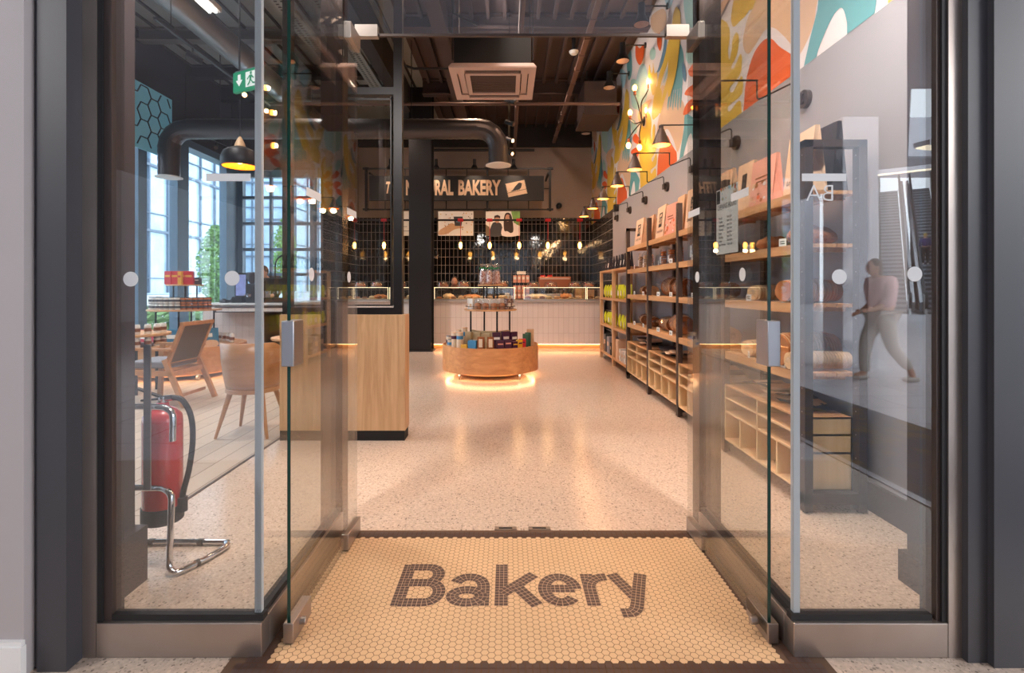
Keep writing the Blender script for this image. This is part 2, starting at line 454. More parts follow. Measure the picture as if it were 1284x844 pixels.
def clip(poly, ax, val, keep):
    out = []; n = len(poly); ins = lambda p: (p[ax] - val) * keep >= 0
    for i in range(n):
        a, b = poly[i - 1], poly[i]
        if ins(a) != ins(b):
            t = (val - a[ax]) / (b[ax] - a[ax]); out.append((a[0] + (b[0] - a[0]) * t, a[1] + (b[1] - a[1]) * t))
        if ins(b): out.append((b[0], b[1]))
    return out
# ================================================================ STRUCTURE
XL, XR, YB = -5.6, 2.05, 12.4        # window wall, mural wall, back wall
ZC, ZM = 5.19, 2.78                  # deck height, lower edge of the mural
YF, YD = 1.735, 2.606                # shopfront plane, door plane
GL, GR = -.83, .968                  # glass corners
S('floor', B(-1.89, XR, 1.0, YB, -.1, 0), 'terrazzo', 'polished speckled terrazzo shop floor', smooth=False)
S('floor_left', B(XL, -1.89, 1.72, YB, -.1, -.0), 'timber_floor', 'pale timber plank floor of the seating area', smooth=False)
S('trim_1', MB().box(-1.90, -1.88, 1.8, 10.4, 0, .004), 'bronze_metal', 'metal strip between timber floor and terrazzo', smooth=False)
S('floor_front', MB().box(XL, -1.89, -.2, 1.72, -.1, 0).box(-1.89, XR, -.2, 1.0, -.1, 0).box(XR, 2.4, -.2, 1.72, -.1, 0), 'terrazzo_mall', 'pale terrazzo in front of the shop', smooth=False)
S('floor_mall', MB().box(-14, 2.44, -34, -.2, -.1, 0).box(3.72, 46, -44, 1.6, -.1, 0).box(2.44, 3.72, -44, -8, -.1, 0), 'mall_paving', 'large grey paving of the mall hall', smooth=False)
S('floor_carpet', B(2.44, 3.72, -8, 1.6, -.1, .004), 'carpet', 'dark patterned carpet strip in the mall hall', smooth=False)
S('trim_2', B(2.40, 2.46, -8, 1.6, 0, .006), 'alu', 'pale metal edge of the carpet strip', smooth=False)
# right wall: grey below, mural above, tiles at the far end
S('wall_right', MB().use('grey_wall').box(XR, XR + .2, 1.72, 9.9, 0, ZM).use('black_tile_side').box(XR, XR + .2, 9.9, YB, 0, ZM).use('mural_white').box(XR, XR + .2, 1.72, YB, ZM, ZC + .1), label='grey wall with a painted mural above', smooth=False)
S('baseboard_right', B(XR - .02, XR, 1.8, 9.9, 0, .16), 'pillar_brown', 'dark baseboard of the grey wall', smooth=False)
S('wall_back', MB().use('black_tile').box(-3.6, XR, YB, YB + .2, 0, 2.95).use('stone_wall').box(-3.6, XR, YB, YB + .2, 2.95, 4.66).use('dark_ceiling').box(-3.6, XR, YB - .1, YB + .2, 4.66, ZC + .1), label='back wall of black tiles under beige plaster', smooth=False)
S('wall_jog', MB().use('black_tile_side').box(-3.72, -3.6, 10.6, YB, 0, 2.95).use('stone_wall').box(-3.72, -3.6, 10.6, YB, 2.95, ZC), label='short tiled return wall', smooth=False)
# deck ceiling with ribs running away from the door
mb = MB().use('deck_dark').box(-1.6, XR, 1.5, YB, ZC, ZC + .1)
x = -1.5
while x < XR: mb.box(x, x + .05, 1.6, YB, ZC - .07, ZC); x += .24
S('ceiling', mb, label='ribbed steel deck, its dimmer light painted in as dark brown', smooth=False)
mb = MB().use('deck_grey').box(XL - .3, -1.6, 1.5, 12.7, ZC, ZC + .1).use('black_matte')
x = XL
while x < -1.6: mb.box(x, x + .035, 1.6, 11, ZC - .03, ZC); x += .27
S('ceiling_left', mb, label='perforated steel deck over the seats, window light painted in as grey', smooth=False)
for i, (y, x0, x1, z0, mt) in enumerate(((7.7, XL, -2.4, 5.0, 'beam_grey'), (9.0, XL, -2.0, 4.98, 'black_matte'), (9.9, XL, -2.0, 4.9, 'black_matte'), (3.9, XL, XR, 4.8, 'black_matte'), (9.6, -1.6, XR, 4.9, 'deck_dark'), (7.3, -1.6, XR, 4.98, 'deck_dark'))):
    S('beam', MB().box(x0, x1, y, y + .16, z0, z0 + .03).box(x0, x1, y + .06, y + .1, z0, ZC).box(x0, x1, y, y + .16, ZC - .03, ZC), mt, 'steel beam under the deck', smooth=False)
S('beam', B(-2.1, -1.9, 1.8, YB, 4.7, ZC), 'dark_ceiling', 'steel beam running away from the door', smooth=False)
S('beam', B(-1.05, -.85, 4.6, YB, 4.85, ZC), 'deck_dark', 'steel beam beside the partition', smooth=False)
# left window wall
HW = 3.73
mb = MB().use('dark_ceiling').box(XL - .25, XL, 1.72, 10.8, 4.37, ZC).use('frame_mullion').box(XL - .25, XL, 1.72, 10.8, HW, 3.86)
mb.use('dark_ceiling').box(XL - .25, XL, 1.72, 10.8, 3.86, 4.4)
mb.use('frame_mullion').box(XL - .25, XL, 1.72, 10.8, 0, .12)
S('wall_left', mb, label='bulkhead above the tall windows', smooth=False)
mb = MB()
for y, w in ((3.2, .2), (5.0, .2), (6.5, .2), (7.72, .22), (8.64, .36), (10.15, .5)): mb.box(XL - .12, XL + .02, y, y + w * .85, .12, HW)
for z in (2.2,): mb.box(XL - .12, XL - .06, 1.8, 7.7, z, z + .05)
w1 = S('window_1', mb, 'frame_mullion', 'tall shop windows with blue-grey posts', smooth=False)
tag(B(XL - .10, XL - .09, 1.8, 10.6, .12, HW).build('window_pane', 'window_glass', w1, smooth=False))
# blue honeycomb screen in the upper window
bp = MB().box(XL + .025, XL + .05, 2.2, 8.45, 3.36, 4.36)
pn = E('honeycomb_screen', (0, 0, 0), 0, 'light blue glazed screen with a dark honeycomb pattern high above the windows', 'screen')
bp.build('screen_panel', 'blue_panel', pn, smooth=False)
hx = MB(); a = .15; row = 0
y = 2.4
while y < 8.4:
    z = 3.42 + (row % 2) * a * .866
    while z < 4.3:
        c = [(y + a * cos(pi / 3 * k), z + a * sin(pi / 3 * k)) for k in range(6)]
        for k in (0, 1, 2):
            p, q = c[k], c[(k + 1) % 6]
            if max(p[0], q[0]) < 8.44 and min(p[1], q[1]) > 3.37 and max(p[1], q[1]) < 4.36 and random.random() < .8:
                hx.bar((XL + .055, p[0], p[1]), (XL + .055, q[0], q[1]), .014)
        z += a * 1.732
    y += a * 1.5; row += 1
hx.build('honeycomb_lines', 'black_matte', pn, smooth=False)
# far left windows behind the counter
mb = MB()
for z in (.12, 1.5, 2.02, 2.56, 3.1): mb.box(XL, -3.6, 10.62, 10.72, z, z + .06)
mb.box(XL, -3.6, 10.6, 10.74, 3.55, 3.7)
for x in (XL, -4.62, -4.1, -3.72): mb.box(x, x + .1, 10.6, 10.74, .1, 3.6)
for x in (-5.25, -4.95): mb.box(x, x + .05, 10.62, 10.7, .1, 3.6)
w2 = S('window_2', mb, 'frame_mullion', 'gridded window behind the coffee counter', smooth=False)
B(XL, -3.6, 10.66, 10.67, .12, 3.6).build('window_pane', 'window_glass', w2, smooth=False)
S('wall_far_left', B(XL - .2, -3.6, 10.6, 10.75, 3.7, ZC), 'dark_ceiling', 'dark bulkhead over the gridded window', smooth=False)
# shopfront pillars and surrounds (mall side)
S('column_left', MB().use('pillar_grey').box(-1.567, -1.438, 1.677, 1.9, 0, 4.4).box(-1.53, -1.434, 1.66, 1.9, 0, 4.4), label='dark grey pillar casing left of the shopfront', smooth=False)
S('column_right', MB().use('pillar_grey').box(1.535, 1.60, 1.70, 1.9, 0, 4.4).box(1.60, 2.6, 1.677, 1.9, 0, 4.4), label='dark grey pillar casing right of the shopfront', smooth=False)
S('wall_mall_left', MB().use('white_plaster').box(-6, -1.553, 1.64, 1.9, 0, 4.4), label='white mall wall left of the shopfront', smooth=False)
S('baseboard_left', MB().box(-6, -1.545, 1.62, 1.64, 0, .105).box(-6, -1.549, 1.627, 1.64, .105, .12), 'white_paint', 'white baseboard of the mall wall', smooth=False)
S('wall_header', MB().use('pillar_grey').box(-6, 4, 1.66, 1.9, 3.4, 5.3).use('white_plaster').box(GL - .1, GR + .1, 1.9, 2.7, 3.4, 3.5), label='header over the shopfront', smooth=False)
S('wall_inner', MB().use('dark_ceiling').box(XL, -1.60, 1.74, 1.9, 0, ZC).use('dark_ceiling').box(1.68, XR, 1.74, 1.9, 0, ZC).box(-1.6, 1.7, 1.92, 2.0, 3.5, ZC), label='inner face of the front wall', smooth=False)
# inner pillars with plinths
S('column_inner_left', MB().use('pillar_brown').box(-1.95, -1.59, 1.78, 2.18, 0, ZC).box(-1.98, -1.543, 1.765, 2.19, 0, .235), label='dark pillar with plinth behind the left pane', smooth=False)
S('column_inner_right', MB().use('pillar_brown').box(1.70, XR, 1.78, 2.17, 0, ZC).box(1.677, XR, 1.765, 2.19, 0, .13), label='dark pillar with plinth behind the right pane', smooth=False)
# stainless base rail, gaskets
for nm, xo, xi, sg in (('left', -1.434, GL, 1), ('right', 1.535, GR, -1)):
    a, b = sorted((xo, xi))
    mb = MB().use('steel').box(*sorted((xo + .0452 * sg, xi)), YF - .012, YF + .05, 0, .1166)
    c, d = sorted((xi, xi - .06 * sg))
    mb.box(c, d, YF + .05, YD - .02, 0, .1166)
    S('trim_base_' + nm, mb, label='brushed steel base rail under the %s glass' % nm, smooth=False, bevel=.003)
    mb = MB().use('gasket').box(*sorted((xo + .0885 * sg, xi)), YF + .002, YF + .034, .1166, .138)
    c, d = sorted((xi - .012 * sg, xi - .046 * sg)); mb.box(c, d, YF + .034, YD - .02, .1166, .138)
    # upright steel frame with gaskets at the outer edge
    e0 = xo; mb2 = MB().use('steel').box(*sorted((xo, xo + .045 * sg)), YF - .012, YF + .08, 0, 3.4)
    mb2.use('gasket').box(*sorted((xo + .045 * sg, xo + .062 * sg)), YF - .006, YF + .06, .1166, 3.4)
    mb2.use('bronze_metal').box(*sorted((xo + .062 * sg, xo + (.088 if sg > 0 else .075) * sg)), YF + .002, YF + .06, .1166, 3.4)
    S('trim_gasket_' + nm, mb, label='black gasket along the %s glass' % nm, smooth=False)
    S('trim_frame_' + nm, mb2, label='upright steel frame at the outer edge of the %s glass' % nm, smooth=False)
    # fixed panes
    f = S('window_front_' + nm, MB().box(*sorted((xo + .07 * sg, xi - .012 * sg)), YF + .012, YF + .024, .13, 3.4), 'front_glass', 'fixed front pane on the %s of the entrance' % nm, smooth=False)
    g = S('window_return_' + nm, MB().box(*sorted((xi - .022 * sg, xi - .034 * sg)), YF + .04, YD - .04, .13, 3.4), 'pane_glass', 'fixed side pane on the %s of the entrance' % nm, smooth=False)
    MB().box(*sorted((xi - .034 * sg, xi - .012 * sg)), YF + .012, YF + .030, .12, 3.4).build('corner_seal', 'silicone', f, smooth=False)
    # jamb post beside the doors
    S('trim_jamb_' + nm, B(*sorted((xi - .005 * sg, xi - .115 * sg)), YD - .02, YD + .07, 0, 3.4), 'bronze_steel', 'polished bronze post beside the %s door' % nm, smooth=False)
    # round and bar stickers
    for k, (x, z) in enumerate(((-1.288, 1.28), (-.941, 1.283)) if sg > 0 else ((1.136, 1.288), (1.394, 1.297))):
        MB().cyl((x, YF + .0115, z), (x, YF + .0105, z), .0255, n=32).build('round_sticker', 'vinyl', f, smooth=False)
    x0, x1 = (-1.03, -.878) if sg > 0 else (1.008, 1.16)
    B(x0, x1, YF + .0105, YF + .0115, 1.615, 1.641).build('bar_sticker', 'vinyl', f, smooth=False)
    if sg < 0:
        MB().text('BA', .082, lambda u, v, w: (1.122 - u, YF + .011, 1.547 + v), bold=-.001, align='LEFT').build('reflected_lettering', 'vinyl', f, smooth=False)  # mirrored letters drawn on the pane in place of a reflection
# transom over the doors
S('window_transom', B(GL, GR, YD, YD + .012, 2.545, 3.4), 'front_glass', 'fixed glass over the doors', smooth=False)
S('trim_transom', MB().use('bronze_metal').box(GL, GR, YD - .002, YD + .014, 2.535, 2.547), label='lower edge of the glass over the doors', smooth=False)
mb = MB().use('steel').box(-.775, -.66, YD - .012, YD + .024, 2.53, 2.59).box(.81, .925, YD - .012, YD + .024, 2.53, 2.59)
S('trim_patch', mb, label='steel patch fittings at the corners of the transom', smooth=False)
# open glass doors
for nm, hx_, sg, fx in (('door_1', -.768, 1, -.772), ('door_2', .905, -1, .925)):
    d = tag(E(nm, (0, 0, 0)), 'open frameless glass door leaf, %s of the pair' % ('left' if sg > 0 else 'right'), kind='structure')
    y0 = 1.79; L = YD - .02 - y0
    mb = MB().use('door_glass').box(*sorted((fx, fx + .012 * sg)), y0 + .004, YD - .02, .03, 2.52)
    mb.use('glass_edge').box(*sorted((fx + .0005 * sg, fx + .0115 * sg)), y0, y0 + .003, .03, 2.52)
    pane_ = mb.build('pane', None, d, smooth=False)
    o = MB().use('steel').box(*sorted((fx - .011, fx + .023)), YD - .20, YD + .0, .012, .085); o.build('bottom_hinge', None, d, bevel=.002)
    o = MB().use('steel').box(*sorted((fx - .011, fx + .023)), YD - .16, YD + .0, 2.45, 2.53); o.build('top_hinge', None, d, bevel=.002)
    o = MB().use('steel').box(*sorted((fx - .012, fx + .024)), y0 - .006, y0 + .16, .005, .075).cyl((fx + sg * .02, y0 + .06, .045), (fx + sg * .045, y0 + .06, .045), .014, n=16); o.build('bottom_lock', None, d, bevel=.002)
    o = MB().use('alu').box(*sorted((fx - .016, fx + .028)), y0 - .012, y0 + .075, .975, 1.135); o.build('lock_case', None, d, bevel=.003)
    cxs = (fx + .0125 * sg)
    for yy in (1.98, 2.45):
        MB().cyl((cxs, yy, 1.302), (cxs + .0008 * sg, yy, 1.302), .026, n=32).build('round_sticker', 'vinyl', pane_, smooth=False)
    for yy in (1.93, 2.42):
        MB().box(*sorted((cxs, cxs + .0008 * sg)), yy, yy + .15, 1.60, 1.632).build('bar_sticker', 'vinyl', pane_, smooth=False)
# opening hours sheet on the right side pane
sx = GR - .002 + .008
hs = E('opening_hours_sheet', (GR + .0195, 2.295, 1.555), 0, 'white sheet of opening hours with a floral top edge taped to the right glass', 'notice')
B(-.001, 0, -.112, .112, -.15, .15).build('paper', 'label_white', hs, smooth=False)
mb = MB().use('label_black').box(-.0015, -.001, .07, .108, .085, .145)
fn = lambda u, v, w: (-.0016, -u, v)
mb.text('OPENING HOURS', .034, lambda u, v, w: (-.0016, -u, v + .055), xs=.72)
for i, (dd, hh) in enumerate((('Monday', '8am-7pm'), ('Tuesday', '8am-7pm'), ('Wednesday', '8am-7pm'), ('Thursday', '8am-7pm'), ('Friday', '8am-7pm'), ('Saturday', '8am-7pm'), ('Sunday', '9am-6pm'), ('Bank Holidays', '10am-4pm'))):
    mb.text(dd, .0165, lambda u, v, w, i=i: (-.0016, .085 - u, v + .01 - i * .0175), xs=.8, align='LEFT')
    mb.text(hh, .0165, lambda u, v, w, i=i: (-.0016, -.005 - u, v + .01 - i * .0175), xs=.8, align='LEFT')
mb.build('printed_text', None, hs, smooth=False)
fl = MB()
for i in range(26):
    yy = random.uniform(-.105, .06); zz = .148 - random.random() ** 1.5 * .05
    fl.use(random.choice(['paint_orange', 'paint_yellow', 'paint_sky', 'paint_beige'])).cyl((-.0014, yy, zz), (-.0012, yy, zz), random.uniform(.004, .009), n=7)
fl.build('floral_print', None, hs, smooth=False)
# mat recess: hexagon mosaic with dark border and the word
mx0, mx1, my0, my1 = -.80, .94, 1.69, 2.60
mt = E('entrance_mosaic', (0, 0, 0), 0, 'cream hexagon mosaic floor with the word Bakery in dark tiles at the entrance', 'mosaic')
mt['kind'] = 'structure'
B(mx0 - .13, mx1 + .13, 1.64, YD + .02, -.02, .002).build('grout_bed', 'grout', mt, smooth=False)
mb = MB(); p = .0265; a = p / 2 / cos(pi / 6) * .93; k = 0
x = mx0 + p / 2
col = 0; hxm = MB()
dx = p * .866
nx = int((mx1 - mx0) / dx)
for i in range(nx):
    x = mx0 + .012 + i * dx
    y = my0 + .014 + (i % 2) * p / 2
    while y < my1 - .055:
        mb.add([(x + a * cos(pi / 3 * q), y + a * sin(pi / 3 * q), .004) for q in range(6)], [range(6)])
        y += p
mb.build('hexagon_tiles', 'hex_tile', mt, smooth=False)
bd = MB()
def brow(x0, x1, y0, y1, alongx, s=.024, g=.003):
    n = max(1, round(((x1 - x0) if alongx else (y1 - y0)) / s))
    for i in range(n):
        if alongx: u0 = x0 + (x1 - x0) * i / n; bd.add([(u0 + g, y0 + g, .0045), (u0 + (x1 - x0) / n, y0 + g, .0045), (u0 + (x1 - x0) / n, y1, .0045), (u0 + g, y1, .0045)], [(0, 1, 2, 3)])
        else: u0 = y0 + (y1 - y0) * i / n; bd.add([(x0 + g, u0 + g, .0045), (x1, u0 + g, .0045), (x1, u0 + (y1 - y0) / n, .0045), (x0 + g, u0 + (y1 - y0) / n, .0045)], [(0, 1, 2, 3)])
for j in range(2): brow(mx0 - .02, mx1 + .02, my1 - .045 + j * .024, my1 - .021 + j * .024, True)
for j in range(2): brow(mx0 - .1, mx1 + .1, my0 - .045 + j * .024, my0 - .021 + j * .024, True)
for j in range(3):
    brow(mx0 - .075 + j * .025, mx0 - .05 + j * .025, my0 + .005, YF + .3, False, .03)
    brow(mx1 + .0 + j * .025, mx1 + .025 + j * .025, my0 + .005, YF + .3, False, .03)
bd.build('border_tiles', 'dark_mosaic', mt, smooth=False)
# lettering as rows of little tiles that follow the strokes
def arc(cx, cy, rx, ry, a0, a1, n=14): return [(cx + rx * cos(R(a0 + (a1 - a0) * i / n)), cy + ry * sin(R(a0 + (a1 - a0) * i / n))) for i in range(n + 1)]
Wd = .18
GLY = {  # stroke centre lines, cap height 1, x height .747
 'B': ([[(.075, 0), (.075, 1)], [(.08, .925), (.38, .925)] + arc(.38, .7275, .155, .1975, 90, -90, 10) + [(.08, .53)], [(.08, .53), (.42, .53)] + arc(.42, .3025, .175, .2275, 90, -90, 10) + [(.08, .075)]], .71),
 'a': ([arc(.285, .445, .205, .227, 158, 0, 12) + [(.49, .0)], arc(.27, .215, .20, .145, 20, 380, 20)], .665),
 'k': ([[(.075, 0), (.075, 1)], [(.545, .735), (.09, .27)], [(.27, .46), (.555, .01)]], .59),
 'e': ([[(.09, .385), (.50, .385)], arc(.295, .373, .215, .298, 0, 318, 26)], .635),
 'r': ([[(.075, 0), (.075, .747)], arc(.34, .40, .265, .27, 180, 86, 9)], .38),
 'y': ([[(.07, .747), (.30, .12)], [(.49, .747), (.27, .04), (.23, -.07), (.16, -.14), (.02, -.145)]], .555),
}
def lay_text(word, x0, y0, cap, width):
    s = cap
    base = MB(); tl = MB(); cx = 0; zl = 0
    for c in word:
        for st in GLY[c][0]:
            zl += 1
            pts = [Vector((x0 + (cx + px) * s, y0 + py * cap, 0)) for px, py in st]
            L = [0]
            for i in range(1, len(pts)): L.append(L[-1] + (pts[i] - pts[i - 1]).length)
            def at(d):
                d = max(0, min(L[-1], d))
                for i in range(1, len(pts)):
                    if d <= L[i]: t = (d - L[i - 1]) / max(1e-9, L[i] - L[i - 1]); return pts[i - 1].lerp(pts[i], t)
                return pts[-1]
            w = Wd * cap; n = max(2, round(L[-1] / .019))
            def fr(d):
                e = .012; t = (at(d + e) - at(d - e)); t.normalize(); return at(d), Vector((-t.y, t.x, 0))
            prev = None
            for i in range(n + 1):
                P, N = fr(L[-1] * i / n)
                if prev:
                    Q, K = prev; z = .0050 + zl * .00004
                    base.add([(*(Q + K * w / 2)[:2], z), (*(Q - K * w / 2)[:2], z), (*(P - N * w / 2)[:2], z), (*(P + N * w / 2)[:2], z)], [(0, 1, 2, 3)])
                    for r in range(3):
                        a = -.5 + r / 3 + .018; b_ = -.5 + (r + 1) / 3 - .018; g = .06; z2 = z + .00002
                        c0 = [Q.lerp(P, g) + K.lerp(N, g) * w * a, Q.lerp(P, 1 - g) + K.lerp(N, 1 - g) * w * a, Q.lerp(P, 1 - g) + K.lerp(N, 1 - g) * w * b_, Q.lerp(P, g) + K.lerp(N, g) * w * b_]
                        tl.add([(v.x, v.y, z2) for v in c0], [(0, 1, 2, 3)])
                prev = (P, N)
        cx += GLY[c][1]
    g = base.build('letter_grout', 'light_grout', mt, smooth=False)
    tl.build('letter_tiles', 'dark_mosaic', mt, smooth=False)
lay_text('Bakery', -.456, 1.998, .298, 1.05)
for x in (634, 676):
    X = (x - 636) / 640 * 2.66
    o = MB().use('steel').box(X - .057, X + .057, 2.63, 2.665, 0, .004).use('black_matte').box(X - .035, X + .035, 2.64, 2.655, .004, .0045).build('floor_bolt_plate', None)
    tag(o, 'small steel floor plate behind the mosaic, %s of the two' % ('left' if x < 650 else 'right'), 'floor plate', 'floor plates at the threshold')
# partition: wooden base with a black framed screen on top
ps = E('partition_screen', (-1.86, 4.17, 0), 0, 'pale oak base with black kick and a tall black framed glass screen on it', 'partition')
B(0, 1.026, 0, .17, .083, 1.03).build('wooden_base', 'oak', ps, smooth=False)
B(.0, 1.02, .006, .164, 0, .083).build('kick_plate', 'black_matte', ps, smooth=False)
mb = MB()
mb.box(.0, .99, .05, .12, 1.03, 1.085).box(.92, .99, .05, .12, 1.085, ZC).box(.0, .07, .05, .12, 1.085, ZC).box(.07, .92, .05, .12, 2.85, 2.91)
mb.box(.895, .905, .04, .13, 1.11, 2.83).box(.07, .905, .04, .13, 1.10, 1.11).box(.07, .905, .04, .13, 2.80, 2.815)
mb.build('frame', 'black_metal', ps, smooth=False)
B(.07, .92, .08, .09, 1.085, 2.85).build('pane', 'pane_glass', ps, smooth=False)
B(.07, .92, .08, .09, 2.91, ZC).build('upper_pane', 'pane_glass', ps, smooth=False)
# steel column in front of the counter
mb = MB().box(-1.93, -1.49, 10.02, 10.05, 0, ZC).box(-1.93, -1.49, 10.35, 10.38, 0, ZC).box(-1.73, -1.69, 10.05, 10.35, 0, ZC)
mb.box(-1.96, -1.46, 9.99, 10.4, 0, .02)
S('column_1', mb, 'black_metal', 'black steel column before the counter', smooth=False)

# ---------------------------------------------------------------- mural paint
MO = {}
PN = [0]
def paint(color, pts, smooth=True, dy=0, reps=(-1, 0, 1, 2)):
    PN[0] += 1; layer = 1 + PN[0] * .25
    q = [(2.05 * 640 / (px - 636), 1.25 + (361 - py) * (2.05 / (px - 636))) for px, py in pts]
    q = [(v.x, v.y) for v in spline(q, 5)] if smooth else q
    P = 2.55
    for r in reps:
        g = [(y + dy + r * P, z) for y, z in q]
        for ax, val, kp in ((1, ZM, 1), (1, ZC, -1), (0, 1.95, 1), (0, YB, -1)):
            g = clip(g, ax, val, kp)
            if len(g) < 3: break
        if len(g) < 3: continue
        mb = MO.setdefault(color, MB().use('paint_' + color))
        mb.poly(g, lambda u, v, w: (XR - .0012 * layer, u, v))
A3 = lambda L: [(895 + x * .2134, y * .2134) for x, y in L]
A2 = lambda L: [(780 + x * .2963, y * .2963) for x, y in L]
NR = (0, 1, 2, 3)
paint('orange', A3([(172, 760), (178, 620), (190, 480), (230, 330), (290, 240), (340, 228), (385, 272), (455, 318), (485, 340), (490, 480), (480, 620), (330, 700)]), reps=NR)
paint('beige', A3([(247, -220), (247, 0), (200, 110), (172, 250), (200, 318), (245, 265), (300, 180), (350, 162), (400, 200), (450, 255), (490, 322), (520, 300), (575, 180), (600, 60), (605, -220)]), reps=NR)
paint('teal', A3([(650, -120), (610, 60), (560, 260), (520, 470), (560, 560), (600, 420), (605, 335), (640, 230), (700, 100), (752, 45), (782, 120), (786, 215), (800, 330), (920, 250), (945, 90), (960, -10), (965, -120)]), reps=NR)
paint('yellow', A3([(1032, -140), (1026, 0), (1030, 120), (1080, 100), (1110, 20), (1110, -140)]), reps=NR)
paint('yellow', A3([(20, 130), (72, 128), (96, 190), (86, 300), (93, 352), (105, 300), (112, 235), (135, 188), (150, 230), (138, 320), (104, 395), (120, 400), (160, 315), (166, 390), (148, 450), (95, 520), (115, 540), (166, 445), (166, 550), (88, 625), (95, 655), (150, 590), (164, 640), (150, 780), (-40, 860), (-60, 300)]), reps=NR)
paint('yellow', A3([(160, -160), (105, 80), (115, 155), (150, 130), (212, 50), (246, -160)]), reps=NR)
# upper shapes, traced one repeat further back
paint('teal', A2([(246, 185), (262, 240), (258, 330), (250, 372), (204, 375), (212, 310), (232, 235)]), reps=(-1, 0, 1, 2))
for k in range(6):
    x0 = 208 + k * 9; x1 = x0 - 13 + k * 1.5
    paint('teal', A2([(x0 - 3, 365), (x0 + 3, 365), (x1 + 4, 440), (x1 + 1, 468 - (k % 2) * 12), (x1 - 2, 440)]))
def stroke(color, pts, w):
    P = spline([(x, y, 0) for x, y in pts], 4, False); l = []; r = []
    for i, p in enumerate(P):
        t = (P[min(i + 1, len(P) - 1)] - P[max(0, i - 1)]).normalized(); n = Vector((-t.y, t.x, 0))
        ww = w * (.35 + .65 * sin(pi * min(.9, .12 + i / len(P))))
        l.append(p + n * ww / 2); r.append(p - n * ww / 2)
    paint(color, A2([(v.x, v.y) for v in l + r[::-1]]), smooth=False)
stroke('yellow', [(242, 165), (232, 240), (200, 335), (176, 420), (160, 480)], 17)
stroke('yellow', [(206, 168), (188, 255), (160, 345), (145, 460)], 19)
stroke('navy', [(186, 165), (180, 220), (162, 285), (150, 306)], 14)
stroke('sky', [(222, 180), (206, 260), (178, 350)], 8)
paint('orange', A2([(158, 135), (170, 160), (164, 215), (152, 190), (150, 150)]))
paint('sage', A2([(134, 200), (144, 222), (138, 250), (122, 250), (120, 218)]))
paint('sky', A2([(95, 270), (112, 330), (104, 420), (70, 470), (55, 400), (70, 300)]))
paint('yellow', A2([(118, 272), (124, 310), (132, 300), (133, 264), (140, 310), (150, 305), (150, 350), (134, 405), (120, 355), (113, 320)]))
paint('orange', A2([(60, 188), (76, 205), (95, 188), (94, 235), (78, 275), (60, 245)]))
paint('beige', A2([(130, 65), (180, 38), (188, 110), (150, 142), (125, 112)]))
paint('yellow', A2([(222, 48), (244, 38), (250, 80), (236, 130), (216, 110)]))
paint('teal', A2([(26, 200), (40, 215), (44, 300), (30, 340), (22, 270)]))
paint('sage', A2([(268, -40), (345, -60), (345, 70), (320, 112), (275, 100)]))
paint('sage', A2([(285, 190), (318, 205), (322, 250), (292, 275), (272, 240)]))
paint('orange', A2([(345, 280), (300, 282), (284, 302), (296, 324), (345, 318)]))
paint('orange', A2([(325, 352), (286, 370), (268, 398), (290, 404), (325, 386)]))
paint('orange', A2([(312, 412), (276, 440), (262, 484), (285, 478), (312, 440)]))
paint('orange', A2([(60, 566), (70, 580), (64, 602), (52, 596), (52, 574)]))
paint('orange', A2([(62, 625), (76, 640), (64, 668), (50, 655), (50, 634)]))
paint('beige', A2([(128, 420), (108, 470), (100, 540), (70, 500), (84, 450)]))
paint('navy', A2([(262, 260), (274, 300), (272, 345), (262, 330), (258, 290)]))
paint('sky', A2([(178, -60), (230, -60), (210, 30), (190, 20)]))
paint('yellow', A2([(20, 380), (32, 430), (24, 560), (6, 640), (6, 520)]))
mr = None
for cname, mb in MO.items():
    o = mb.build('mural_paint', None, bpy.data.objects['wall_right'], smooth=False)
    o['label'] = cname + ' shapes of the mural'
# ================================================================ CEILING KIT
def thing(o, label, cat, group=None): return tag(o, label, cat, group)
# spiral ducts
def ribbed(mb, pts, r, step=.05, n=18):
    P = [Vector(p) for p in pts]; out = []; rr = []
    for i in range(len(P) - 1):
        L = (P[i + 1] - P[i]).length; k = max(1, int(L / step))
        for j in range(k):
            out.append(P[i].lerp(P[i + 1], j / k)); rr.append(r * (1.035 if j % 2 == 0 else 1))
    out.append(P[-1]); rr.append(r)
    return mb.tube(out, rr, n)
d = E('spiral_duct', (0, 0, 0), 0, 'dark spiral air duct running across the shop and turning down at its right end', 'air duct')
rz = 3.74; ry = 8.0; r = .152
el = [(-.14 - .30 + .30 * sin(a), ry, rz - .30 + .30 * cos(a)) for a in [pi / 2 * i / 4 for i in range(5)]]
ribbed(MB(), [(-5.0, ry, rz), (-.44, ry, rz)], r).build('straight_run', 'duct_dark', d)
MB().tube([(-4.95, ry, rz)] + [(-5.0 - .30 * sin(a), ry, rz - .30 + .30 * cos(a)) for a in [pi / 2 * i / 4 for i in range(5)]], r * 1.02, 18).build('elbow', 'duct_dark', d, angle=15)
ribbed(MB(), [(-5.3, ry, 3.46), (-5.3, ry, 3.0)], r).build('drop', 'duct_dark', d)
MB().lathe([(.15, 3.0), (.19, 2.985), (.19, 2.975), (.13, 2.98), (.001, 2.97)], (-5.3, ry, 0), 28).build('diffuser', 'diffuser', d)
MB().bar((-4.5, ry, rz), (-4.5, ry, ZC), .012).build('hanger', 'black_metal', d); MB().bar((-1.5, ry, rz), (-1.5, ry, ZC), .012).build('hanger', 'black_metal', d)
MB().tube([(-.5, ry, rz)] + el, r * 1.02, 18).build('elbow', 'duct_dark', d, angle=15)
ribbed(MB(), [(-.14, ry, 3.46), (-.14, ry, 3.19)], r).build('drop', 'duct_dark', d)
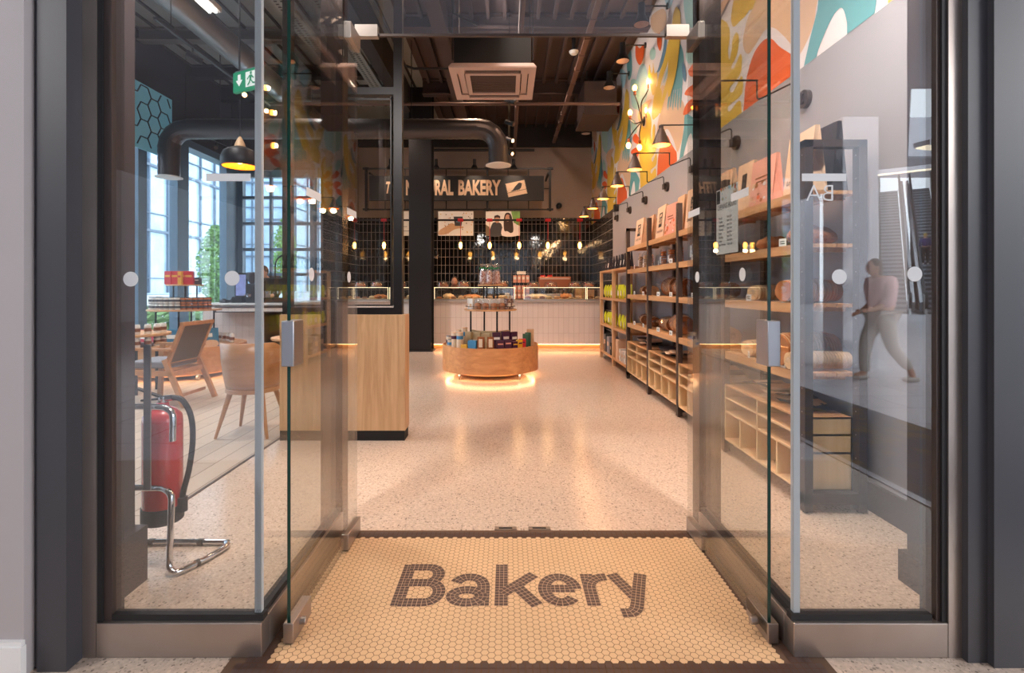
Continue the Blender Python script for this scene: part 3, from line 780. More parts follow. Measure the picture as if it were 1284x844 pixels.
MB().lathe([(.16, 3.19), (.20, 3.175), (.20, 3.165), (.13, 3.17), (.10, 3.16), (.001, 3.165)], (-.14, ry, 0), 28).build('diffuser', 'diffuser', d)
d = E('spiral_duct', (0, 0, 0), 0, 'galvanised spiral duct running away under the deck on the left', 'air duct')
ribbed(MB(), [(-3.85, 2.4, 4.6), (-3.85, 10.3, 4.6)], .17, .07).build('straight_run', 'duct_galv', d)
# air-conditioning cassette
ac = E('air_conditioner', (-.16, 5.98, 3.64), 0, 'square four-way air conditioning cassette hanging under the dark ceiling', 'air conditioner')
mb = MB(); s = .475
mb.add([(-s, -s, 0), (s, -s, 0), (s, s, 0), (-s, s, 0), (-s + .03, -s + .03, .05), (s - .03, -s + .03, .05), (s - .03, s - .03, .05), (-s + .03, s - .03, .05)], [(4, 5, 6, 7), (0, 1, 5, 4), (1, 2, 6, 5), (2, 3, 7, 6), (3, 0, 4, 7)])
for a, b, c, e in ((-s, s, -s, -.40), (-s, s, .40, s), (-s, -.40, -.40, .40), (.40, s, -.40, .40), (-.31, .31, -.31, -.26), (-.31, .31, .26, .31), (-.31, -.26, -.26, .26), (.26, .31, -.26, .26)):
    mb.box(a, b, c, e, -.012, .004)
for sx, sy in ((1, 1), (1, -1), (-1, 1), (-1, -1)): mb.box(*sorted((sx * .31, sx * .40)), *sorted((sy * .31, sy * .40)), -.012, .004)
mb.build('face_panel', 'ac_body', ac, smooth=False)
mb = MB().box(-.26, .26, -.26, .26, .004, .01)
for i in range(12): mb.box(-.26, .26, -.25 + i * .043, -.24 + i * .043, -.004, .006)
mb.build('intake_grille', 'ac_grille', ac, smooth=False)
for k, (x0, x1, y0, y1) in enumerate(((-.31, .31, -.40, -.31), (-.31, .31, .31, .40), (-.40, -.31, -.31, .31), (.31, .40, -.31, .31))):
    B(x0 + .012, x1 - .012, y0 + .012, y1 - .012, .0, .006).build('air_flap', 'ac_grille' if k in (0, 1) else 'ac_body', ac, smooth=False)
B(-.42, .42, -.42, .42, .05, .34).build('housing', 'black_matte', ac, smooth=False)
for sx in (-.44, .44):
    for sy in (-.4, .4): MB().bar((sx, sy, .1), (sx, sy, 1.5), .012).build('hanger_rod', 'black_metal', ac, smooth=False)
bx = E('air_handling_box', (0, 0, 0), 0, 'dark box-shaped air handler beside the mural under the ceiling', 'air handler')
MB().box(1.36, 1.93, 9.0, 9.9, 4.33, 4.9).box(1.33, 1.96, 8.98, 9.92, 4.29, 4.33).build('housing', 'deck_dark', bx, smooth=False)
for x in (1.42, 1.88): MB().bar((x, 9.1, 4.9), (x, 9.1, ZC), .02).build('hanger_rod', 'black_metal', bx, smooth=False)
# pipes and trays
def pipe(pts, r, m, label, name='ceiling_pipe', cat='pipe', clamps=0):
    o = thing(MB().tube(pts, r, 8).build(name, m), label, cat)
    return o
pipe([(.17, 3.2, 4.45), (.17, 11.9, 4.45), (.17, 12.38, 4.45)], .035, 'pipe_rust', 'rust-coloured sprinkler pipe running away past the cassette')
pipe([(-4.2, 8.6, 4.35), (1.9, 8.6, 4.35)], .03, 'pipe_rust', 'thin pipe crossing the shop behind the cassette')
pipe([(-1.4, 5.0, 4.3), (-1.4, 7.0, 4.3), (-1.3, 7.1, 4.3), (-.7, 7.1, 4.3)], .018, 'black_metal', 'thin black conduit bent beside the cassette')
pipe([(-.55, 4.4, 4.5), (-.55, 5.0, 4.5), (-.55, 5.2, 4.05), (-.3, 5.3, 3.98)], .016, 'black_metal', 'black refrigerant line entering the cassette')
pipe([(-2.1, 11.3, 4.3), (.6, 11.3, 4.3)], .03, 'black_metal', 'black pipe in front of the back wall')
for k, (x, z) in enumerate(((-2.9, 4.75), (-2.4, 4.75))):
    mb = MB().use('deck_grey').box(x, x + .22, 2.4, 9.6, z, z + .01).box(x, x + .006, 2.4, 9.6, z, z + .05).box(x + .214, x + .22, 2.4, 9.6, z, z + .05).use('black_matte')
    for i in range(110):
        for j in range(2): mb.box(x + .045 + j * .08, x + .085 + j * .08, 2.45 + i * .065, 2.48 + i * .065, z - .001, z)
    thing(mb.build('cable_tray', None, smooth=False), 'perforated cable tray under the left ceiling, %s of the two from the beam' % ('second' if k == 0 else 'first'), 'cable tray', 'perforated cable trays')
mb = MB().box(1.05, 1.12, 3.6, 11.9, 4.62, 4.625).box(1.05, 1.055, 3.6, 11.9, 4.625, 4.66).box(1.115, 1.12, 3.6, 11.9, 4.625, 4.66)
for i in range(16): mb.box(1.04, 1.13, 3.9 + i * .5, 3.93 + i * .5, 4.61, 4.67)
thing(mb.build('cable_tray', 'pipe_rust', smooth=False), 'narrow rust-toned cable tray running away beside the mural', 'cable tray')
sd = E('smoke_detector', (1.05, 8.05, 4.98), 0, 'round white smoke detector under the dark ribbed ceiling', 'smoke detector')
MB().lathe([(.001, -.05), (.05, -.045), (.07, -.02), (.075, 0)]).build('cover', 'white_paint', sd); MB().lathe([(.03, 0), (.03, .215)]).build('mount', 'black_metal', sd)
# fluorescent batten
fb = E('batten_light', (-3.38, 0, 4.4), 0, 'long fluorescent batten light below the galvanised duct', 'light fitting')
B(-.08, .08, 4.1, 5.9, .03, .09).build('housing', 'white_paint', fb, smooth=False)
for x in (-.035, .035): MB().cyl((x, 4.14, .015), (x, 5.86, .015), .013, n=10).build('tube', 'tube_light', fb)
# spotlights on tracks
def spot_head(lit):
    def f():
        o = E('track_spotlight'); MB().cyl((0, 0, 0), (0, 0, -.07), .01, n=8).build('stem', 'black_metal', o)
        MB().cyl((0, .06, -.07), (0, -.09, -.135), .038, n=16).build('head', 'black_metal', o)
        MB().cyl((0, -.0905, -.135), (0, -.093, -.136), .030, n=16).build('lens', 'lens_hot' if lit else 'ac_grille', o)
        return o
    return f
def track(p0, p1, spots, label, where):
    p0 = Vector(p0); p1 = Vector(p1)
    mb = MB().bar(p0, p1, .035, .03)
    for t in (.1, .9): q = p0.lerp(p1, t); mb.bar(q, (q.x, q.y, ZC), .008)
    thing(mb.build('light_track', 'black_metal', smooth=False), label, 'light track')
    for i, (t, rz, lit) in enumerate(spots):
        q = p0.lerp(p1, t) - Vector((0, 0, .015))
        item('spot%d' % lit, spot_head(lit), q, rz, '%s spotlight on %s, %s from the door' % ('lit' if lit else 'black', where, ORD[i]), 'spotlight', 'spotlights on ' + where)
track((.03, 6.9, 4.02), (.03, 10.2, 4.02), [(.1, 1.2, 0), (.4, 1.0, 0), (.68, .9, 1), (.95, .9, 1)], 'black light track behind the cassette', 'the track behind the cassette')
track((-3.59, 5.2, 4.0), (-3.59, 7.7, 4.0), [(.25, 2.3, 0), (.7, .6, 1), (.95, .6, 1)], 'light track in front of the grey deck', 'the track before the grey deck')
track((-5.4, 8.4, 3.95), (-5.3, 10.0, 3.95), [(.02, .4, 1), (.6, .5, 0)], 'light track beside the tall windows', 'the track by the windows')
track((-.52, 3.3, 4.3), (-.52, 4.4, 4.3), [(.4, 0, 1)], 'short track near the doors', 'the short track by the doors')
# exit sign
ex = E('exit_sign', (-2.075, 4.05, 2.82), R(-26), 'green emergency exit sign with an arrow and a running figure', 'exit sign')
B(-.15, .15, 0, .03, 0, .16).build('sign_body', 'green_sign', ex, smooth=False)
mb = MB(); fn = lambda u, v, w: (u, -.002, v)
mb.poly([(-.115, .09), (-.075, .04), (-.035, .09), (-.058, .09), (-.058, .135), (-.092, .135), (-.092, .09)], fn)
mb.poly([(.0, .02), (.13, .02), (.13, .14), (.0, .14)], fn)
mb.build('symbols', 'sign_white', ex, smooth=False)
mb = MB(); g = lambda u, v, w: (u, -.004, v)
mb.add([(.065 + .012 * cos(a), -.004, .125 + .012 * sin(a)) for a in [2 * pi * i / 12 for i in range(12)]], [range(12)])
for pl in ([(.045, .11), (.075, .112), (.07, .07), (.05, .07)], [(.05, .075), (.066, .07), (.05, .045), (.03, .028), (.022, .036), (.04, .055)], [(.055, .075), (.072, .07), (.09, .05), (.11, .048), (.11, .036), (.085, .038)], [(.045, .108), (.05, .1), (.025, .075), (.018, .084)], [(.072, .11), (.1, .085), (.094, .078), (.068, .095)]): mb.poly(pl, g)
mb.build('running_figure', 'green_sign', ex, smooth=False)
B(-.14, .14, .01, .02, .16, .175).build('mounting_bar', 'alu', ex, smooth=False)
MB().bar((-.1, .015, .17), (-.1, .015, 2.0), .006).bar((.1, .015, .17), (.1, .015, 2.0), .006).build('hanger_wires', 'black_metal', ex, smooth=False)
# dome pendant over the seats
pd_ = E('dome_pendant', (-2.67, 5.1, 2.46), 0, 'black dome pendant lamp with a glowing orange inside and a wooden cap', 'pendant lamp')
MB().lathe([(.165, 0), (.178, .03), (.175, .09), (.15, .15), (.10, .18), (.05, .20), (.045, .205)], n=32, cap=False).build('lamp_shade', 'black_metal', pd_); pds = pd_.children[0]
MB().lathe([(.160, .002), (.172, .032), (.168, .085), (.143, .14), (.09, .17), (.001, .18)], n=32, cap=False).build('inner_shade', 'orange_inner', pds)
MB().lathe([(.055, .195), (.045, .23), (.018, .29), (.008, .30), (.001, .30)], n=20).build('wooden_cap', 'oak', pd_)
MB().ball((0, 0, .055), .03).build('bulb', 'bulb', pds)
MB().cyl((0, 0, .3), (0, 0, 2.7), .004, n=6).build('cord', 'black_metal', pd_)
lamp('pendant_glow', 'POINT', (-2.67, 5.1, 2.49), 10, (1, .6, .25), .03)
# gooseneck wall lamps
def wall_lamp():
    o = E('wall_lamp')
    MB().cyl((0, 0, 0), (-.03, 0, 0), .062, n=24).build('wall_plate', 'bronze_metal', o)
    MB().cyl((-.03, 0, -.02), (-.06, 0, -.02), .014, n=12).cyl((-.03, 0, .035), (-.06, 0, .035), .010, n=12).cyl((-.055, 0, -.035), (-.055, 0, .03), .02, n=12).build('knuckle', 'bronze_metal', o)
    c = [(-.055, 0, .03), (-.055, 0, .10), (-.06, .01, .125), (-.075, .05, .13), (-.15, .30, .125), (-.165, .34, .13), (-.17, .35, .15), (-.17, .352, .25), (-.175, .355, .27), (-.20, .36, .275), (-.57, .37, .275)]
    MB().tube([v for v in spline(c, 4, False)], .0065, 8).build('arm', 'black_metal', o)
    s_ = MB().lathe([(.088, -.19), (.028, -.035), (.022, -.03), (.022, 0), (.015, .005), (.001, .006)], (-.57, .37, .27), 28, cap=False).build('lamp_shade', 'bronze_metal', o)
    MB().lathe([(.085, -.188), (.025, -.04), (.001, -.04)], (-.57, .37, .27), 28, cap=False).build('inner_shade', 'shade_inner', s_)
    MB().ball((-.57, .37, .14), .03, rz=.036).build('bulb', 'bulb', s_)
    return o
for i, y in enumerate((3.49, 4.54, 5.56, 6.51, 7.51, 8.47, 9.45)):
    item('wall_lamp', wall_lamp, (XR, y, 2.54), 0, 'cone-shaded wall lamp on a bent arm above the bread shelves, %s from the door' % ORD[i], 'wall lamp', 'cone wall lamps above the shelves')
    lamp('wall_lamp_glow', 'POINT', (XR - .57, y + .37, 2.585), 4.5, (1, .62, .3), .04)
def cyl_lamp():
    o = E('mural_lamp')
    MB().cyl((0, 0, 0), (-.02, 0, 0), .04, n=16).build('wall_plate', 'black_metal', o)
    MB().tube([(-.02, 0, 0), (-.34, 0, 0)], .01, 8).build('arm', 'black_metal', o)
    MB().lathe([(.10, -.24), (.10, -.225), (.05, -.12), (.045, -.10), (.045, .03), (.001, .04)], (-.34, 0, 0), 20, cap=False).build('lamp_shade', 'black_metal', o)
    MB().lathe([(.094, -.236), (.04, -.12), (.001, -.12)], (-.34, 0, 0), 20, cap=False).build('inner_shade', 'ac_body', o)
    return o
for i, y in enumerate((4.4, 5.45, 6.5, 7.55, 8.55, 10.3, 11.1)):
    item('mural_lamp', cyl_lamp, (XR, y, 4.84), 0, 'black cylinder lamp on a short arm high on the mural, %s from the door' % ORD[i], 'wall lamp', 'black lamps at the top of the mural')
# branching bulb sconce on the mural
sc = E('branching_sconce', (0, 0, 0), 0, 'black branching wall light with bare glowing bulbs on the mural', 'wall light')
def sp(px, py, Y): return Vector(((px - 636) / 640 * Y, Y, 1.25 + (361 - py) / 640 * Y))
hub = sp(805, 152, 7.6)
MB().cyl(hub + Vector((.03, 0, 0)), (XR, hub.y, hub.z), .012, n=8).cyl((XR - .02, hub.y, hub.z), (XR, hub.y, hub.z), .07, n=20).build('wall_mount', 'black_metal', sc)
for (bx_, by_, Y, mid, up) in ((796, 119, 7.7, (800, 131), 1), (813.5, 111, 7.4, (804, 130), 1), (790, 150, 7.8, (797, 155), 1), (811, 147, 7.5, (808, 152), 1), (788, 174, 7.8, (795, 164), -1), (802, 176, 7.5, (802, 166), -1)):
    b = sp(bx_, by_, Y); m_ = sp(*mid, 7.6)
    MB().tube(spline([hub, m_, b.lerp(m_, .4), b], 4, False), .009, 6).build('branch', 'black_metal', sc)
    MB().cyl(b, b + Vector((0, 0, .06 * up)), .021, n=12).build('socket', 'copper', sc)
    c = b + Vector((0, 0, (.06 + .045) * up))
    MB().ball(c, .034, rz=.048).build('bulb', 'bulb', sc)
    lamp('sconce_glow', 'POINT', c - Vector((.02, 0, 0)), 10, (1, .58, .25), .035)

# ================================================================ COUNTERS
def led(p0, p1, w=.012, m='led_warm', parent=None, name='light_strip'):
    return MB().bar(p0, p1, w).build(name, m, parent, smooth=False)
ct = E('service_counter', (0, 0, 0), 0, 'long white tiled service counter along the back of the shop', 'counter')
MB().box(-3.41, 1.98, 10.45, 11.1, .10, .955).build('tiled_front', 'white_tile', ct, smooth=False)
B(-3.43, 1.98, 10.48, 11.1, 0, .10).build('plinth', 'oak_x', ct, smooth=False)
B(-3.39, 2.0, 10.42, 11.15, .955, .995).build('worktop', 'worktop', ct, smooth=False)
B(-3.4, 1.95, 10.452, 10.478, .095, .0995).build('light_strip', 'led_warm', ct, smooth=False)
ct = E('coffee_counter', (0, 0, 0), 0, 'white tiled coffee counter with a ledge below the gridded window', 'counter')
MB().use('white_tile').box(-4.95, -3.43, 8.3, 8.95, .10, .99).use('white_tile_side').box(-3.95, -3.42, 8.3, 10.45, .10, .955).build('tiled_front', None, ct, smooth=False)
MB().box(-4.95, -3.44, 8.32, 8.9, 0, .10).box(-3.9, -3.44, 8.9, 10.45, 0, .10).build('plinth', 'oak_x', ct, smooth=False)
MB().box(-4.98, -3.40, 8.27, 9.0, .97, 1.0).box(-3.98, -3.40, 9.0, 10.45, .955, .995).build('worktop', 'white_paint', ct, smooth=False)
MB().box(-4.62, -3.0, 8.06, 8.27, .86, .875).box(-4.62, -3.0, 8.06, 8.27, .935, .95).box(-4.62, -4.60, 8.06, 8.27, .875, .935).box(-3.02, -3.0, 8.06, 8.27, .875, .935).build('ledge', 'pillar_brown', ct, smooth=False)
B(-4.60, -3.02, 8.07, 8.27, .876, .934).build('ledge_tiles', 'white_tile', ct, smooth=False)
B(-3.438, -3.424, 8.4, 10.4, .095, .0995).build('light_strip', 'led_warm', ct, smooth=False)
# display cases
def display_case(w):
    def f():
        o = E('display_case'); h = .265; dpt = .55
        mb = MB().box(0, w, .0, .004, .02, h).box(0, w, .004, dpt, h - .008, h).box(0, .005, .0, dpt, .02, h).box(w - .005, w, 0, dpt, .02, h)
        mb.build('glass_hood', 'case_glass', o, smooth=False)
        MB().box(0, w, 0, dpt, 0, .02).build('base', 'alu', o, smooth=False)
        MB().box(.0, w, -.002, .01, h - .009, h).box(0, .008, -.002, .01, .02, h).box(w - .008, w, -.002, .01, .02, h).build('light_frame', 'led_case', o, smooth=False)
        MB().box(.02, w - .02, .05, dpt - .05, .02, .03).build('tray', 'maple', o, smooth=False)
        return o
    return f
cases = [(-3.3, .95), (-2.32, 1.0), (-1.55, 1.62), (.36, 1.22), (1.62, .3)]
cases = [(-3.35, .9), (-2.42, .9), (-1.50, 1.66), (.34, 1.28), (1.64, .32)]
CN = ['beside the left counter corner', 'behind the partition', 'behind the centre display stand', 'with the cream loaves', 'at the mural end']
for (x, w), nm in zip(cases, CN):
    item('case%.2f' % w, display_case(w), (x, 10.5, .995), 0, 'low lit glass display case on the back counter ' + nm, 'display case', 'display cases on the back counter')
    lamp('case_glow', 'AREA', (x + w / 2, 10.75, 1.235), 1.2 * w, (1, .86, .62), w * .8, (x + w / 2, 10.75, 0), size_y=.05)
# pastries and things in and on the cases
def loaf(L=.24, wd=.11, h=.10, m='bread', cuts=3):
    def f():
        o = MB(); n = 18; prof = []
        v = []; k = 14
        for i in range(k + 1):
            t = i / k; s_ = (sin(pi * min(max(t, .0), 1))) ** .42
            for j in range(n):
                a = 2 * pi * j / n; y = cos(a) * wd / 2 * s_; z = sin(a)
                z = (h * .62 * s_ * (z if z > 0 else z * .55)) + h * .34
                if cuts and z > h * .7 and (int(t * cuts * 2 + .5) % 2 == 1): z -= h * .07
                v.append(((t - .5) * L, y, max(0, z)))
        f_ = [(i * n + j, (i + 1) * n + j, (i + 1) * n + (j + 1) % n, i * n + (j + 1) % n) for i in range(k) for j in range(n)]
        o.add(v, f_)
        return o.build('bread_loaf', m, angle=60)
    return f
def sliced(L=.26, wd=.12, h=.12, m='bread', n=12, wrap=True):
    """wrapped sliced loaf"""
    def f():
        e = E('wrapped_loaf'); mb = MB().use('crumb')
        for i in range(n):
            x0 = -L / 2 + L * i / n; x1 = x0 + L / n * .82; s_ = 1 - .12 * abs(2 * (i + .5) / n - 1) ** 4
            pts = [(wd / 2 * s_ * cos(a), h * .5 + h * .5 * s_ * sin(a)) for a in [2 * pi * q / 16 for q in range(16)]]
            pts = [(y, max(0, z)) for y, z in pts]
            mb.use(m); k = len(pts)
            mb.add([(x, y, z) for x in (x0, x1) for y, z in pts], [(q, (q + 1) % k, k + (q + 1) % k, k + q) for q in range(k)])
            mb.use('crumb' if 0 < i < n - 1 else m)
            mb.add([(x, y, z) for x in (x0, x1) for y, z in pts], [range(k - 1, -1, -1), range(k, 2 * k)])
        mb.build('loaf', None, e, angle=40)
        if wrap: crinkle(L * 1.1, wd * 1.12, h * 1.08).build('cellophane_wrap', 'cellophane', e, angle=10)
        return e
    return f
def crinkle(L, wd, h, tuft=.5, seed=3):
    """crumpled clear film hull with a gathered end"""
    rnd = random.Random(seed); mb = MB(); n = 12; k = 8; v = []
    for i in range(k + 1):
        t = i / k; s_ = min(1, (sin(pi * min(t, .999)) + .02) ** .5)
        for j in range(n):
            a = 2 * pi * j / n; q = 1 + rnd.uniform(-.07, .07)
            v.append(((t - .5) * L, wd / 2 * s_ * q * cos(a), max(.001, h / 2 + h / 2 * s_ * q * sin(a))))
    mb.add(v, [(i * n + j, (i + 1) * n + j, (i + 1) * n + (j + 1) % n, i * n + (j + 1) % n) for i in range(k) for j in range(n)])
    v = []; m_ = 9
    for j in range(m_):
        a = 2 * pi * j / m_; r1 = h * tuft * rnd.uniform(.6, 1.1)
        v += [(L * .42, 0, h * .5), (L * .5 + abs(cos(a)) * r1 * .8, sin(a) * r1, h * .6 + cos(a) * r1 * .7), (L * .5 + abs(cos(a + .5)) * r1 * .8, sin(a + .5) * r1, h * .6 + cos(a + .5) * r1 * .7)]
    mb.add(v, [(3 * j, 3 * j + 1, 3 * j + 2) for j in range(m_)])
    return mb
def cake_dome():
    o = E('cake_dome'); n = 24
    MB().lathe([(.15, 0), (.15, .01), (.001, .011)], n=n).build('plate', 'alu', o)
    MB().lathe([(.135, .012), (.135, .09), (.115, .125), (.03, .135), (.012, .14), (.012, .155), (.001, .158)], n=n).build('clear_cover', 'cellophane', o)
    MB().lathe([(.10, .011), (.11, .035), (.10, .06), (.06, .085), (.001, .09)], n=n).build('cake', 'bread', o, angle=60)
    for a in range(4): MB().ball((.06 * cos(a * 1.6), .06 * sin(a * 1.6), .085), .022).build('topping', ['bread_dark', 'bread_pale', 'red', 'crumb'][a], o)
    return o
dx_ = [(-3.1, 0), (-2.75, 0), (-2.25, 0), (-1.9, 0), (-1.35, 0), (-.92, 0), (-.1, 0), (.55, 0), (.92, 0), (1.43, 0), (1.72, 0)]
dl = ['beside the counter corner', 'second from the counter corner', 'behind the partition frame', 'left of the steel column', 'at the steel column', 'left of the ribboned bags', 'right of the ribboned bags', 'before the copper coffee machine', 'right of the copper coffee machine', 'behind the wooden rack', 'nearest the mural']
for (x, _), nm in zip(dx_, dl):
    item('cake_dome', cake_dome, (x, 10.78, 1.26), 0, 'clear domed cover over cake on the display cases, ' + nm, 'cake dome', 'cake domes on the display cases', (1, 1, random.uniform(.8, 1.1)))
def pastry(m):
    def f():
        return MB().lathe([(.05, 0), (.06, .02), (.045, .045), (.001, .055)], n=12).build('pastry', m, angle=70)
    return f
cnt = 0
for (x, w), nm in zip(cases, CN):
    k = int(w / .15)
    for i in range(k):
        m = random.choice(['bread', 'bread_pale', 'bread_dark', 'crumb', 'bread_pale'])
        item('pastry' + m, pastry(m), (x + .09 + i * .15, 10.60, 1.026), random.random() * 3, 'small pastry in the case %s, %s from the left' % (nm, ORD[i]), 'pastry', 'pastries in the display cases', (1.05, 1, random.uniform(.8, 1.3)))
for i, (x, m, h, L) in enumerate(((.62, 'crumb', .11, .5), (1.25, 'bread', .12, .26), (-.1, 'bread_pale', .08, .22), (-1.25, 'bread_pale', .12, .25), (-.75, 'bread', .10, .38), (-2.7, 'bread', .1, .3), (-2.0, 'crumb', .1, .3))):
    item('caseloaf%d' % i, loaf(L, .14, h, m), (x, 10.88, 1.026), 0, ['long cream loaf below the copper coffee machine', 'brown loaf in the case right of the coffee machine', 'pale loaf right of the centre stand', 'pale loaf beside the steel column', 'long brown loaf behind the centre stand', 'brown loaf near the counter corner', 'cream loaf behind the partition'][i], 'bread', 'loaves inside the display cases')
bc_ = E('back_counter', (0, 0, 0), 0, 'low dark worktop behind the display cases under the tiled wall', 'counter')
B(-.2, 1.98, 11.17, 11.75, 0, .965).build('cabinet', 'label_black', bc_, smooth=False); B(-.22, 2.0, 11.155, 11.77, .965, .995).build('worktop', 'worktop', bc_, smooth=False)
# retail rack and coffee machine on the back counter
rk = E('packet_rack', (.31, 11.25, .995), 0, 'black wire rack of pink packets standing on the back counter', 'rack')
MB().bar((-.19, 0, 0), (-.19, 0, .62), .014).bar((.19, 0, 0), (.19, 0, .62), .014).bar((-.19, 0, .62), (.19, 0, .62), .014).bar((-.19, 0, .36), (.19, 0, .36), .01).bar((-.19, 0, .14), (.19, 0, .14), .01).build('wire_frame', 'black_metal', rk, smooth=False)
B(-.10, .10, -.01, 0, .55, .62).build('badge', 'label_white', rk, smooth=False)
def small_pack(m):
    def f():
        o = MB().use(m).box(-.038, .038, -.02, .02, 0, .16).use('label_white').box(-.026, .026, -.0215, -.02, .07, .13)
        return o.build('tea_packet', None, smooth=False)
    return f
for r_ in range(3):
    for c_ in range(4):
        item('pp', small_pack('pink_print'), (.31 - .14 + c_ * .093, 11.25, .995 + (.02, .15, .37)[r_]), 0, 'pink packet on the wire rack, %s row from the top, %s from the left' % (ORD[2 - r_], ORD[c_]), 'packet', 'pink packets on the wire rack', (1, 1, .75) if r_ == 0 else None)
cm = E('coffee_machine', (1.05, 11.45, .995), 0, 'wide copper-fronted espresso machine on the back counter', 'coffee machine'); cm.scale = (.78, 1, .9)
MB().box(-.46, .46, -.2, .25, .30, .56).build('body', 'copper', cm, bevel=.02, smooth=False)
MB().box(-.5, .5, -.26, .25, .0, .14).build('drip_tray', 'alu', cm, bevel=.01, smooth=False)
MB().box(-.44, -.38, -.1, .2, .14, .3).box(.38, .44, -.1, .2, .14, .3).build('side_posts', 'black_metal', cm, smooth=False)
for x in (-.28, 0, .28): MB().cyl((x, -.16, .30), (x, -.16, .24), .04, n=14).tube([(x, -.16, .25), (x, -.34, .23)], .012, 8).build('group_head', 'chrome', cm)
MB().box(-.42, .42, -.22, -.2, .49, .53).build('front_light', 'ac_body', cm, smooth=False)
for x in (-.4, -.2): MB().box(x, x + .14, -.1, .1, .56, .60).build('cup_tray', 'red', cm, smooth=False)
for i, (x, m, w, h, lb) in enumerate(((1.57, 'oak_x', .14, .24, 'brown wooden crate'), (1.80, 'kraft', .22, .22, 'stack of brown trays'), (.0, 'label_white', .1, .14, 'small white price card box'))):
    mb = MB().box(-w / 2, w / 2, -.1, .1, 0, h)
    for k in range(3): mb.box(-w / 2 - .006, w / 2 + .006, -.106, .106, h * (.25 + .28 * k), h * (.25 + .28 * k) + .012)
    o = mb.build('counter_box', m, smooth=False); thing(o, lb + ' on the back worktop behind the cases', 'box'); o.location = (x, 11.3, .995)
# sign over the counter
YS = 11.5
def sX(px): return (px - 636) / 640 * YS
def sZ(py): return 1.25 + (361 - py) / 640 * YS
sg = E('bakery_sign', (0, 0, 0), 0, 'long black sign reading THE NATURAL BAKERY in an open black steel frame', 'sign')
sbd = B(sX(463), sX(682), YS, YS + .05, sZ(251.5), sZ(220.5)).build('sign_board', 'label_black', sg, smooth=False)
mb = MB(); z0, z1 = sZ(262), sZ(210.5)
for z in (z0, z1): mb.bar((sX(456), YS + .08, z), (sX(691), YS + .08, z), .03)
for px in (457, 482, 507, 533, 559, 585, 611, 637, 663): mb.bar((sX(px), YS + .08, z0), (sX(px), YS + .08, z1), .022)
for px in (458, 611, 690): mb.bar((sX(px), YS + .08, z0 - .04), (sX(px), YS + .08, z1 + .03), .05)
for px in (458, 611, 690):
    for z in (z0, z1): mb.box(sX(px) - .07, sX(px) + .07, YS + .04, YS + .12, z - .02, z + .02)
for px in (462, 611, 688): mb.bar((sX(px), YS + .1, z1 - .1), (sX(px), YB, z1 - .1), .04)
mb.bar((sX(682), YS + .05, sZ(236)), (sX(690), YS + .05, sZ(236)), .02)
mb.build('steel_frame', 'black_metal', sg, smooth=False)
H = (sZ(227) - sZ(244.5))
mb2 = MB()
for wd_, p0_, p1_ in (('NATURAL', 509, 568.5), ('BAKERY', 574.7, 628)):
    q_ = MB().text(wd_, H / .69, lambda u, v, w: (u, 0, v), bold=.018, align='LEFT')
    us = [v[0] for v in q_.v]; u0, u1 = min(us), max(us)
    mb2.add([(sX(p0_) + (x - u0) / (u1 - u0) * (sX(p1_) - sX(p0_)), YS - .004, sZ(244) + z) for x, y, z in q_.v], q_.f)
mb3 = MB().text('THE', H / .69 * .78, lambda u, v, w: (u, 0, v), bold=.012, align='LEFT', shear=.3)
us = [v[0] for v in mb3.v]; u0, u1 = min(us), max(us)
mb3.v = [(sX(484) + (x - u0) / (u1 - u0) * (sX(504) - sX(484)), YS - .004, sZ(242) + z) for x, y, z in mb3.v]
mb2.v, mb2.f, mb2.m = mb2.v + mb3.v, mb2.f + [[i + len(mb2.v) for i in f] for f in mb3.f], mb2.m + mb3.m
mb2.build('sign_lettering', 'kraft_pale', sbd, smooth=False)
# stamp with a bird on a twig
cx, cz = sX(647.5), sZ(236.5); a0 = R(12)
def st(u, v, w, y=YS - .003): return (cx + u * cos(a0) - v * sin(a0), y, cz + u * sin(a0) + v * cos(a0))
k = 8; hw, hh = .225, .155; pts = [(-hw, -hh), (hw, -hh)]
for i in range(k * 2): pts.append((hw - (.018 if i % 2 else 0), -hh + 2 * hh * (i + .5) / (k * 2)))
pts += [(hw, hh), (-hw, hh)]
for i in range(k * 2): pts.append((-hw + (.018 if i % 2 else 0), hh - 2 * hh * (i + .5) / (k * 2)))
stp = MB().poly(pts, st).build('stamp', 'kraft_pale', sg, smooth=False)
s2 = lambda u, v, w: st(u, v, w, YS - .005)
bird = [(-.15, -.045), (-.08, -.01), (-.02, .05), (.03, .085), (.07, .115), (.11, .115), (.135, .095), (.16, .085), (.138, .075), (.13, .04), (.10, -.01), (.05, -.035), (-.02, -.04), (-.08, -.045)]
MB().poly(bird, s2).poly([(-hw + .01, -.066), (hw - .01, -.060), (hw - .01, -.050), (-hw + .01, -.056)], s2).poly([(.02, -.035), (.028, -.035), (.024, -.06), (.016, -.06)], s2).poly([(.06, -.03), (.068, -.03), (.064, -.06), (.056, -.06)], s2).build('bird_emblem', 'label_black', stp, smooth=False)
def sign_lamp():
    o = E('sign_lamp'); MB().bar((0, .0, .0), (0, -.0, .09), .02).cyl((0, 0, .05), (0, 0, .18), .035, n=12).build('lamp_body', 'black_metal', o)
    MB().lathe([(.09, -.03), (.035, .055)], n=16, cap=False).build('lamp_shade', 'black_metal', o)
    return o
for i, px in enumerate((490, 547, 595, 644)):
    item('sign_lamp', sign_lamp, (sX(px), YS - .02, z1 + .01), 0, 'small black lamp on top of the sign frame, %s from the left' % ORD[i], 'sign lamp', 'lamps on the sign frame')
    lamp('sign_glow', 'SPOT', (sX(px), YS - .32, z1 + .05), 14, (1, .8, .6), .03, (sX(px), YS + .02, sZ(240)), 70)
